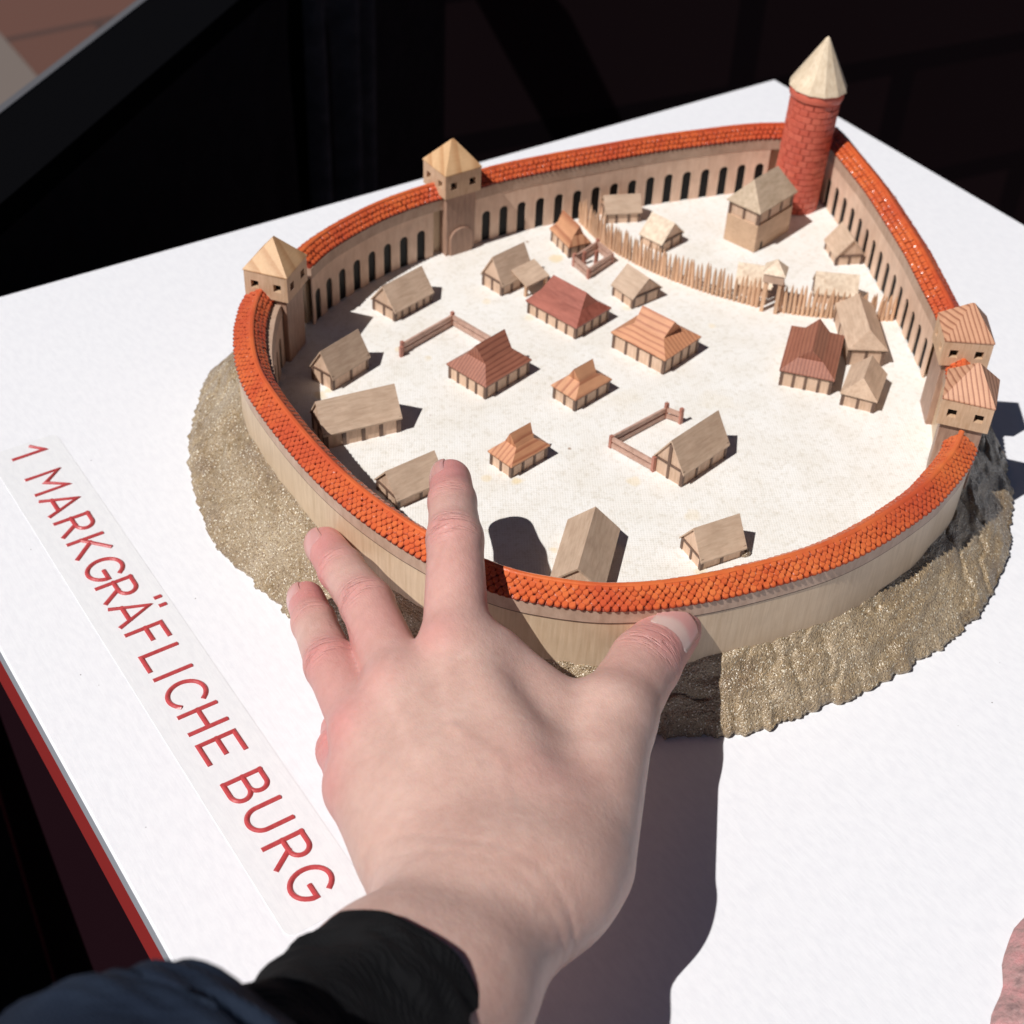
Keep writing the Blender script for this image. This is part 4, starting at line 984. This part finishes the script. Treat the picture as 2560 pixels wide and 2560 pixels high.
# light smoothing
def smooth(V, Q, it, lam=.5):
    e = np.vstack([Q[:, [0, 1]], Q[:, [1, 2]], Q[:, [2, 3]], Q[:, [3, 0]]]); e = np.vstack([e, e[:, ::-1]])
    deg = np.bincount(e[:, 0], minlength=len(V))[:, None]
    for _ in range(it):
        a = np.stack([np.bincount(e[:, 0], weights=V[e[:, 1], j], minlength=len(V)) for j in range(3)], 1) / deg
        V = V + lam * (a - V)
    return V
HV = smooth(HV, HQ, 6)
def vnormals(V, Q):
    fn = np.cross(V[Q[:, 2]] - V[Q[:, 0]], V[Q[:, 3]] - V[Q[:, 1]]); N_ = np.zeros_like(V)
    for k in range(4): np.add.at(N_, Q[:, k], fn)
    return N_ / (np.linalg.norm(N_, axis=1)[:, None] + 1e-12)
HN = vnormals(HV, HQ)
camp = np.array([0, 0, 360.0])
def dorsal(p, nrm): return np.clip(nrm @ np.array([-0.35, -0.1, .93]), 0, 1)
disp = np.zeros(len(HV)); flush = np.zeros(len(HV)); fu = np.zeros(len(HV)); fl_ = np.zeros(len(HV)); fold = np.zeros(len(HV))
def gauss(c, s): return np.exp(-((HV - np.array(c)) ** 2).sum(1) / (2 * s * s))
DN = {'index': np.array([-.55, .1, .83]), 'middle': np.array([-.62, .1, .78]), 'ring': np.array([-.66, .1, .75]), 'pinky': np.array([-.7, 0, .7]), 'thumb': np.array([-.12, -.42, .90])}
for f, J in FING.items():
    J = [np.array(j, float) for j in J]; dn = DN[f] / np.linalg.norm(DN[f])
    js = [(1, 1.0), (2, .45)] if f != 'thumb' else [(1, .95)]
    for i, am in js:
        if i >= len(J) - (0 if f == 'thumb' else 1) + (1 if f == 'thumb' else 0): continue
        t = J[i + 1] - J[i - 1] if i + 1 < len(J) else J[i] - J[i - 1]; t = t / np.linalg.norm(t)
        q = HV - J[i]; u = q @ t; rad = np.linalg.norm(q - u[:, None] * t, axis=1); near = np.exp(-(rad / 13) ** 6)
        fac = np.clip(HN @ dn, 0, 1) ** 1.2 * near
        lat = np.cross(t, dn); l = q @ lat
        wob = .5 * np.sin(l * .55 + i) + .35 * np.sin(l * 1.3 + 2 * i)
        disp += am * fac * (np.exp(-(u / 5.5) ** 2) * (.45 - .30 * (np.abs(np.sin((u + wob) * math.pi / 2.7)) < .33)))
        # creases across the fold
        for cpos in (-2.9, -1.0, 1.1, 3.0):
            disp -= am * .34 * fac * np.exp(-((u - cpos + wob * .6) / .55) ** 2) * np.exp(-(l / 6.0) ** 2)
        flush += .55 * am * fac * np.exp(-(u / 7.0) ** 2)
    # finger coordinates for the fold texture
    ax0 = J[-1] - J[0] if f != 'thumb' else J[-1] - J[1]; ax0 = ax0 / np.linalg.norm(ax0)
    if f != 'pinky':
        dd = np.full(len(HV), 1e9)
        for a_, b_ in zip(J[:-1], J[1:]):
            ba = b_ - a_; tt = np.clip(((HV - a_) @ ba) / (ba @ ba), 0, 1); dd = np.minimum(dd, np.linalg.norm(HV - a_ - tt[:, None] * ba, axis=1))
        m_ = dd < 12.5
        lat0 = np.cross(ax0, dn); fu[m_] = (HV[m_] - J[1]) @ ax0; fl_[m_] = (HV[m_] - J[1]) @ lat0
        for i, am in js:
            fold[m_] += am * np.exp(-(((HV[m_] - J[i]) @ ax0) / 5.0) ** 2) * np.clip(HN[m_] @ dn, 0, 1)
    flush += .75 * gauss(J[-1], 10.0) + .45 * gauss((J[-1] + J[-2]) / 2, 11)
    if f != 'thumb':
        flush += (.42 if f in ('index', 'ring') else .25) * gauss(J[0] + dn * RAD[f][0], 5.5); disp += 1.1 * gauss(J[0] + dn * RAD[f][0] * .95, 6.0)
    t = J[0] - J[1]
    flush += (.40 if f != 'thumb' else .2) * gauss((J[0] * .4 + J[1] * .6), 12)
flush += .40 * gauss((112, 225, 34), 9) + .22 * gauss((150, 190, 60), 8) + .3 * gauss((118, 246, 30), 12)
# tendons and veins on the back of the hand
for f, w_ in (('index', (128, 178, 66)), ('middle', (124, 181, 67)), ('ring', (119, 184, 65))):
    a = np.array(w_, float); b = np.array(FING[f][0]) + DN[f] * RAD[f][0]; ba = b - a
    t = np.clip(((HV - a) @ ba) / (ba @ ba), 0, 1); d = np.linalg.norm(HV - a - t[:, None] * ba, axis=1)
    disp += .38 * np.exp(-(d / 2.8) ** 2) * t * np.clip(HN[:, 2], 0, 1)
for pts in ([(150, 236, 62), (138, 214, 63), (142, 198, 65), (134, 182, 68)], [(132, 236, 56), (127, 214, 61), (122, 196, 64)], [(138, 214, 63), (127, 214, 61)]):
    for a, b in zip(pts[:-1], pts[1:]):
        a, b = np.array(a, float), np.array(b, float); ba = b - a; t = np.clip(((HV - a) @ ba) / (ba @ ba), 0, 1)
        q = HV - a - t[:, None] * ba; d = np.hypot(q[:, 0], q[:, 1]); disp += .16 * np.exp(-(d / 1.7) ** 2) * (HN[:, 2] > .3)
# wrist folds
ax_ = np.array([-.72, -.40, .25]); ax_ /= np.linalg.norm(ax_)
u = (HV - np.array([122, 171, 52])) @ ax_
for c_, w_, am in ((3, 1.2, .35), (8, 1.0, .25)): disp -= am * np.exp(-((u - c_ + 1.2 * np.sin(HV[:, 1] * .2)) / w_) ** 2) * np.clip(1 - HN[:, 2] * .6, 0, 1)
HV = HV + HN * disp[:, None]
HV = smooth(HV, HQ, 1, .35)
PS = thing('person', (100, 160, 0), 0, "person's left hand reaching over the front wall, in black knit sleeve and navy jacket", 'person')
PORG = (100, 160, 0)
ho = obj('hand', [tuple(v) for v in HV], [tuple(int(i) for i in q) for q in HQ], SKIN, PS, smooth=True, recalc=False, off=PORG)
at = ho.data.attributes.new('flush', 'FLOAT', 'POINT')
if len(ho.data.vertices) == len(flush): at.data.foreach_set('value', np.clip(flush, 0, 1).astype(np.float32))

for nm, arr in (('fold_u', fu), ('fold_v', fl_), ('fold', np.clip(fold, 0, 1))):
    a_ = ho.data.attributes.new(nm, 'FLOAT', 'POINT'); a_.data.foreach_set('value', arr.astype(np.float32))

# fingernails: curved plates
def nail(f, n, back, ln, wd, r, free=.3, lift=0.0, curl=.75):
    J = [np.array(j, float) for j in FING[f]]; t = J[-1] - J[-2]; t /= np.linalg.norm(t); n = np.array(n, float); n -= t * (n @ t); n /= np.linalg.norm(n); b = np.cross(t, n)
    c = J[-1] - t * back; V = []; tip = []; nu, nv = 13, 11
    for i in range(nu):
        u = i / (nu - 1)
        for j in range(nv):
            v = (j / (nv - 1)) * 2 - 1
            edge = 1 - (abs(v) ** 2.6) * (.28 if u > .5 else .30)
            uu = (u - .5) * ln * (edge if u > .5 else edge)
            ang = v * curl; rr = r
            drop = .55 * ((u - .45) / .55) ** 2 * (1 if u > .45 else .35)
            p = c + t * uu + (n * math.cos(ang) + b * math.sin(ang) * (wd / (r * math.sin(curl)) / 2)) * rr + n * (lift - drop)
            V.append(tuple(p)); tip.append(max(0.0, min(1.0, (.60 - .22 * v * v - u) * 7)) if free < 0 else 0.0)
    m = nu * nv
    V += [tuple(np.array(q) - n * .5) for q in V]; tip = tip + tip
    F = []
    for i in range(nu - 1):
        for j in range(nv - 1):
            a = i * nv + j; F += [(a, a + 1, a + nv + 1, a + nv), (m + a, m + a + nv, m + a + nv + 1, m + a + 1)]
    ring = [j for j in range(nv)] + [i * nv + nv - 1 for i in range(1, nu)] + [(nu - 1) * nv + j for j in range(nv - 2, -1, -1)] + [i * nv for i in range(nu - 2, 0, -1)]
    for a, b_ in zip(ring, ring[1:] + ring[:1]): F.append((a, b_, m + b_, m + a))
    o = obj('fingernail', V, F, NAIL, PS, smooth=True, off=PORG)
    at = o.data.attributes.new('tip', 'FLOAT', 'POINT'); at.data.foreach_set('value', np.array(tip, np.float32))
nail('thumb', (-.16, -.50, .85), 6.4, 14.0, 14.2, 9.95, free=-1, lift=.15)
nail('index', (-.80, .30, .42), 1.2, 10.5, 9.6, 6.8, free=0, lift=.1)
nail('middle', (-.80, .10, .50), 1.2, 10.5, 9.6, 6.7, free=0, lift=.1)
nail('ring', (-.82, .10, .48), 1.2, 9.6, 9.0, 6.3, free=0, lift=.1)

# ------------------------------------------------------------------ sleeves
def sleeve(name, axis, radii, mat, folds, seed, thick=1.6, n=64, m=60, flat=.85):
    A = [Vector(a) for a in axis]; V = []; F = []
    ts = np.linspace(0, 1, m)
    def P(t):
        x = t * (len(A) - 1); i = min(int(x), len(A) - 2); return A[i].lerp(A[i + 1], x - i), (A[i + 1] - A[i]).normalized()
    def Rr(t):
        x = t * (len(radii) - 1); i = min(int(x), len(radii) - 2); return radii[i] + (radii[i + 1] - radii[i]) * (x - i)
    rings = []
    for t in list(ts) :
        c, d = P(t); up = Vector((0, 0, 1)); sx = d.cross(up).normalized(); sy = sx.cross(d).normalized(); rr = []
        for k in range(n):
            a = 2 * math.pi * k / n; r = Rr(t)
            q = Vector((math.cos(a) * 1.3, math.sin(a) * 1.3, t * 7 + seed))
            r += folds * (noise.noise(q) * 1.2 + .9 * noise.noise(q * 2.3 + Vector((3, 1, 2))) + .7 * math.sin(t * 22 + 2 * math.sin(a + seed) + 2.5 * noise.noise(q)) * (.5 + .5 * math.sin(a * 2 + seed)))
            rr.append(c + sx * math.cos(a) * r + sy * math.sin(a) * r * flat)
        rings.append(rr)
    inner = []
    c0, d0 = P(0)
    for kk, (sc, dz) in enumerate(((.97, -.6), (.93, .4), (.90, 6.0), (.88, 14.0))):
        inner.append([c0 + (p - c0) * sc + d0 * dz for p in rings[0]])
    allr = inner[::-1] + rings
    for rr in allr: V += [tuple(p) for p in rr]
    for i in range(len(allr) - 1):
        for k in range(n): F.append((i * n + k, i * n + (k + 1) % n, (i + 1) * n + (k + 1) % n, (i + 1) * n + k))
    F.append(tuple((len(allr) - 1) * n + k for k in range(n)))
    return obj(name, V, F, mat, PS, smooth=True, off=PORG)
sleeve('knit_sleeve', [(84.5, 151, 69.5), (66, 142, 79), (42, 131, 91), (6, 116, 110)], [22.8, 23.2, 24.5, 29], KNIT, 1.3, 1.0)
sleeve('jacket_sleeve', [(43, 132, 101), (32, 127, 104), (20, 122, 108), (-20, 104, 119), (-80, 78, 138)], [31, 38, 41, 45, 52], NAVY, 2.2, 4.0)

# ------------------------------------------------------------------ pink rock model at the table's near edge
def rock():
    V = []; F = []; na, nr = 120, 26; c = (283, 52)
    for i in range(na):
        a = 2 * math.pi * i / na
        R0 = 64 + 4 * noise.noise(Vector((math.cos(a) * 2, math.sin(a) * 2, 3))) + 2 * noise.noise(Vector((math.cos(a) * 9, math.sin(a) * 9, 7)))
        for j in range(nr + 1):
            t = j / nr; r = R0 * t; x, y = c[0] + r * math.cos(a), c[1] + r * math.sin(a)
            z = 13 * (1 - t ** 2.6) + (1.6 * noise.noise(Vector((x, y, 0)) * .12) + .8 * noise.noise(Vector((x, y, 5)) * .4)) * min(1, (1 - t) * 6) + 1.2 * (t < 1)
            V.append((x, y, max(z, 0.02)))
    k = nr + 1
    for i in range(na):
        for j in range(nr): F.append((i * k + j, i * k + j + 1, ((i + 1) % na) * k + j + 1, ((i + 1) % na) * k + j))
    m, nt, n, b = new_mat('pink_cast_stone')
    n1 = N(nt, 'ShaderNodeTexNoise', Scale=160.0, Detail=6.0, Roughness=.7); nt.links.new(world_coords(nt, 1.0), n1.inputs['Vector'])
    n2 = N(nt, 'ShaderNodeTexNoise', Scale=420.0, Detail=5.0); nt.links.new(world_coords(nt, 1.0), n2.inputs['Vector'])
    c_ = ramp(nt, n1.outputs[0], [(.3, (.20, .13, .13)), (.45, (.38, .23, .22)), (.6, (.52, .26, .26)), (.75, (.46, .16, .14))])
    nt.links.new(c_, b.inputs['Base Color']); b.inputs['Roughness'].default_value = .5
    bump(nt, b, n2.outputs[0], .0012, .8)
    o = obj('stone_model', V, F, m, None, smooth=True); tag(o, 'pinkish rough stone relief at the lower right corner of the table', 'stone model')
rock()

# ------------------------------------------------------------------ surroundings
def pave_mat():
    m, nt, n, b = new_mat('terracotta_paving')
    br = N(nt, 'ShaderNodeTexBrick', Scale=1.0); br.inputs['Color1'].default_value = (.12, .050, .036, 1); br.inputs['Color2'].default_value = (.10, .043, .030, 1); br.inputs['Mortar'].default_value = (.06, .03, .024, 1)
    br.inputs['Brick Width'].default_value = .42; br.inputs['Row Height'].default_value = .42; br.inputs['Mortar Size'].default_value = .01
    nt.links.new(world_coords(nt, 1.0), br.inputs['Vector']); nt.links.new(br.outputs[0], b.inputs['Base Color']); b.inputs['Roughness'].default_value = .85
    return m
g = MB().box(-6000, 9000, -6000, 12000, -790, -750).build('ground', pave_mat()); g['kind'] = 'structure'
V = [(x, y, z) for z in (-749.5, -747) for x, y in ((676.5, 2546), (672.4, 2341), (560, 2225), (380, 2420), (560, 2760))]
pk = obj('pale_paving', V, [(0, 1, 2, 3, 4), (5, 6, 7, 8, 9)] + [(i, (i + 1) % 5, 5 + (i + 1) % 5, 5 + i) for i in range(5)], simple('pale_concrete', (.15, .12, .105), .85)); pk['kind'] = 'structure'
BB = thing('barrier', (300, 900, -750), 0, 'black cloth covered barrier standing behind the display table', 'barrier')
borg = (300, 900, -750)
def drape():
    A = np.array([186.0, 735.0]); d = np.array([.776, .631]); nrm = np.array([.631, -.776])
    V = []; F = []; us = np.linspace(-1100, 560, 260); zs = np.linspace(-748, 0, 12)
    for u in us:
        for z in zs:
            fold = 0
            dep = (1 - (z + 0) / -748 * -1)
            k = math.exp(-((u - 312) / 62) ** 2)
            fold = 15 * k * math.sin(u * .115 + .004 * z) * min(1, -z / 60) + 2.0 * math.sin(u * .013)
            p = A + d * u + nrm * (50 + fold); V.append((p[0], p[1], z))
    nz = len(zs)
    for i in range(len(us) - 1):
        for j in range(nz - 1): F.append((i * nz + j, i * nz + j + 1, (i + 1) * nz + j + 1, (i + 1) * nz + j))
    obj('cloth_drape', V, F, BLACKC, BB, smooth=True, off=borg)
    V = []; F = []; uu = np.linspace(262, 372, 60)
    for u in uu:
        for z in np.linspace(-740, -2, 8):
            k = math.sin((u - 262) / 110 * math.pi) ** .5; q = A + d * (u + .03 * z) + nrm * (56 + 11 * k * (1 + math.sin(u * .17 + .003 * z))); V.append((q[0], q[1], z))
    for i in range(59):
        for j in range(7): F.append((i * 8 + j, i * 8 + j + 1, i * 8 + j + 9, i * 8 + j + 8))
    obj('hanging_cloth', V, F, cloth_mat('grey_black_cloth', (.05, .05, .052), (.10, .10, .10), 150.0), BB, smooth=True, off=borg)
    a, b = A + d * -1100, A + d * 560; V = []
    for z in (-14, 0.4):
        for p in (a, b): V += [(*(p + nrm * 52.5), z), (*(p - nrm * 0), z)]
    obj('top_board', V, [(0, 1, 3, 2), (4, 5, 7, 6), (0, 2, 6, 4), (1, 3, 7, 5), (0, 1, 5, 4), (2, 3, 7, 6)], simple('black_board', (.0018, .0018, .0024), .9, .04), BB, off=borg)
    V = []
    for z in (-3, 1.2):
        for p in (a, b): V += [(*(p + nrm * 3.5), z), (*(p - nrm * 1.2), z)]
    obj('edge_trim', V, [(0, 1, 3, 2), (4, 5, 7, 6), (0, 2, 6, 4), (1, 3, 7, 5), (0, 1, 5, 4), (2, 3, 7, 6)], simple('grey_trim', (.10, .10, .11), .6), BB, off=borg)
drape()
DS = thing('shade_backdrop', (1200, 1000, -750), 0, 'added dark maroon sheet standing in for shaded paving behind the round tower', 'panel')  # added upright sheet; the shade on the far paving is put into its colour
def shaded_paving_mat():
    m, nt, n, b = new_mat('shaded_paving_tone')
    br = N(nt, 'ShaderNodeTexBrick', Scale=1.0); br.inputs['Color1'].default_value = (.007, .003, .005, 1); br.inputs['Color2'].default_value = (.016, .008, .010, 1); br.inputs['Mortar'].default_value = (.006, .003, .005, 1)
    br.inputs['Brick Width'].default_value = .30; br.inputs['Row Height'].default_value = .15; br.inputs['Mortar Size'].default_value = .012
    v = coords(nt, 1.0, rot=(1.57, .62, 0)); nt.links.new(v, br.inputs['Vector']); nt.links.new(br.outputs[0], b.inputs['Base Color']); b.inputs['Roughness'].default_value = .8; b.inputs['Specular IOR Level'].default_value = .1
    return m
def backdrop():
    a = np.array([616.0, 1085.0]); b = np.array([2900.0, 760.0]); d = (b - a) / np.hypot(*(b - a)); n_ = np.array([-d[1], d[0]])
    V = []
    for z in (-750, 10):
        for p in (a, b): V += [(*p, z), (*(p + n_ * 40), z)]
    obj('backdrop_sheet', V, [(0, 1, 3, 2), (4, 5, 7, 6), (0, 2, 6, 4), (1, 3, 7, 5), (0, 1, 5, 4), (2, 3, 7, 6)], shaded_paving_mat(), DS, off=(1200, 1000, -750))
backdrop()
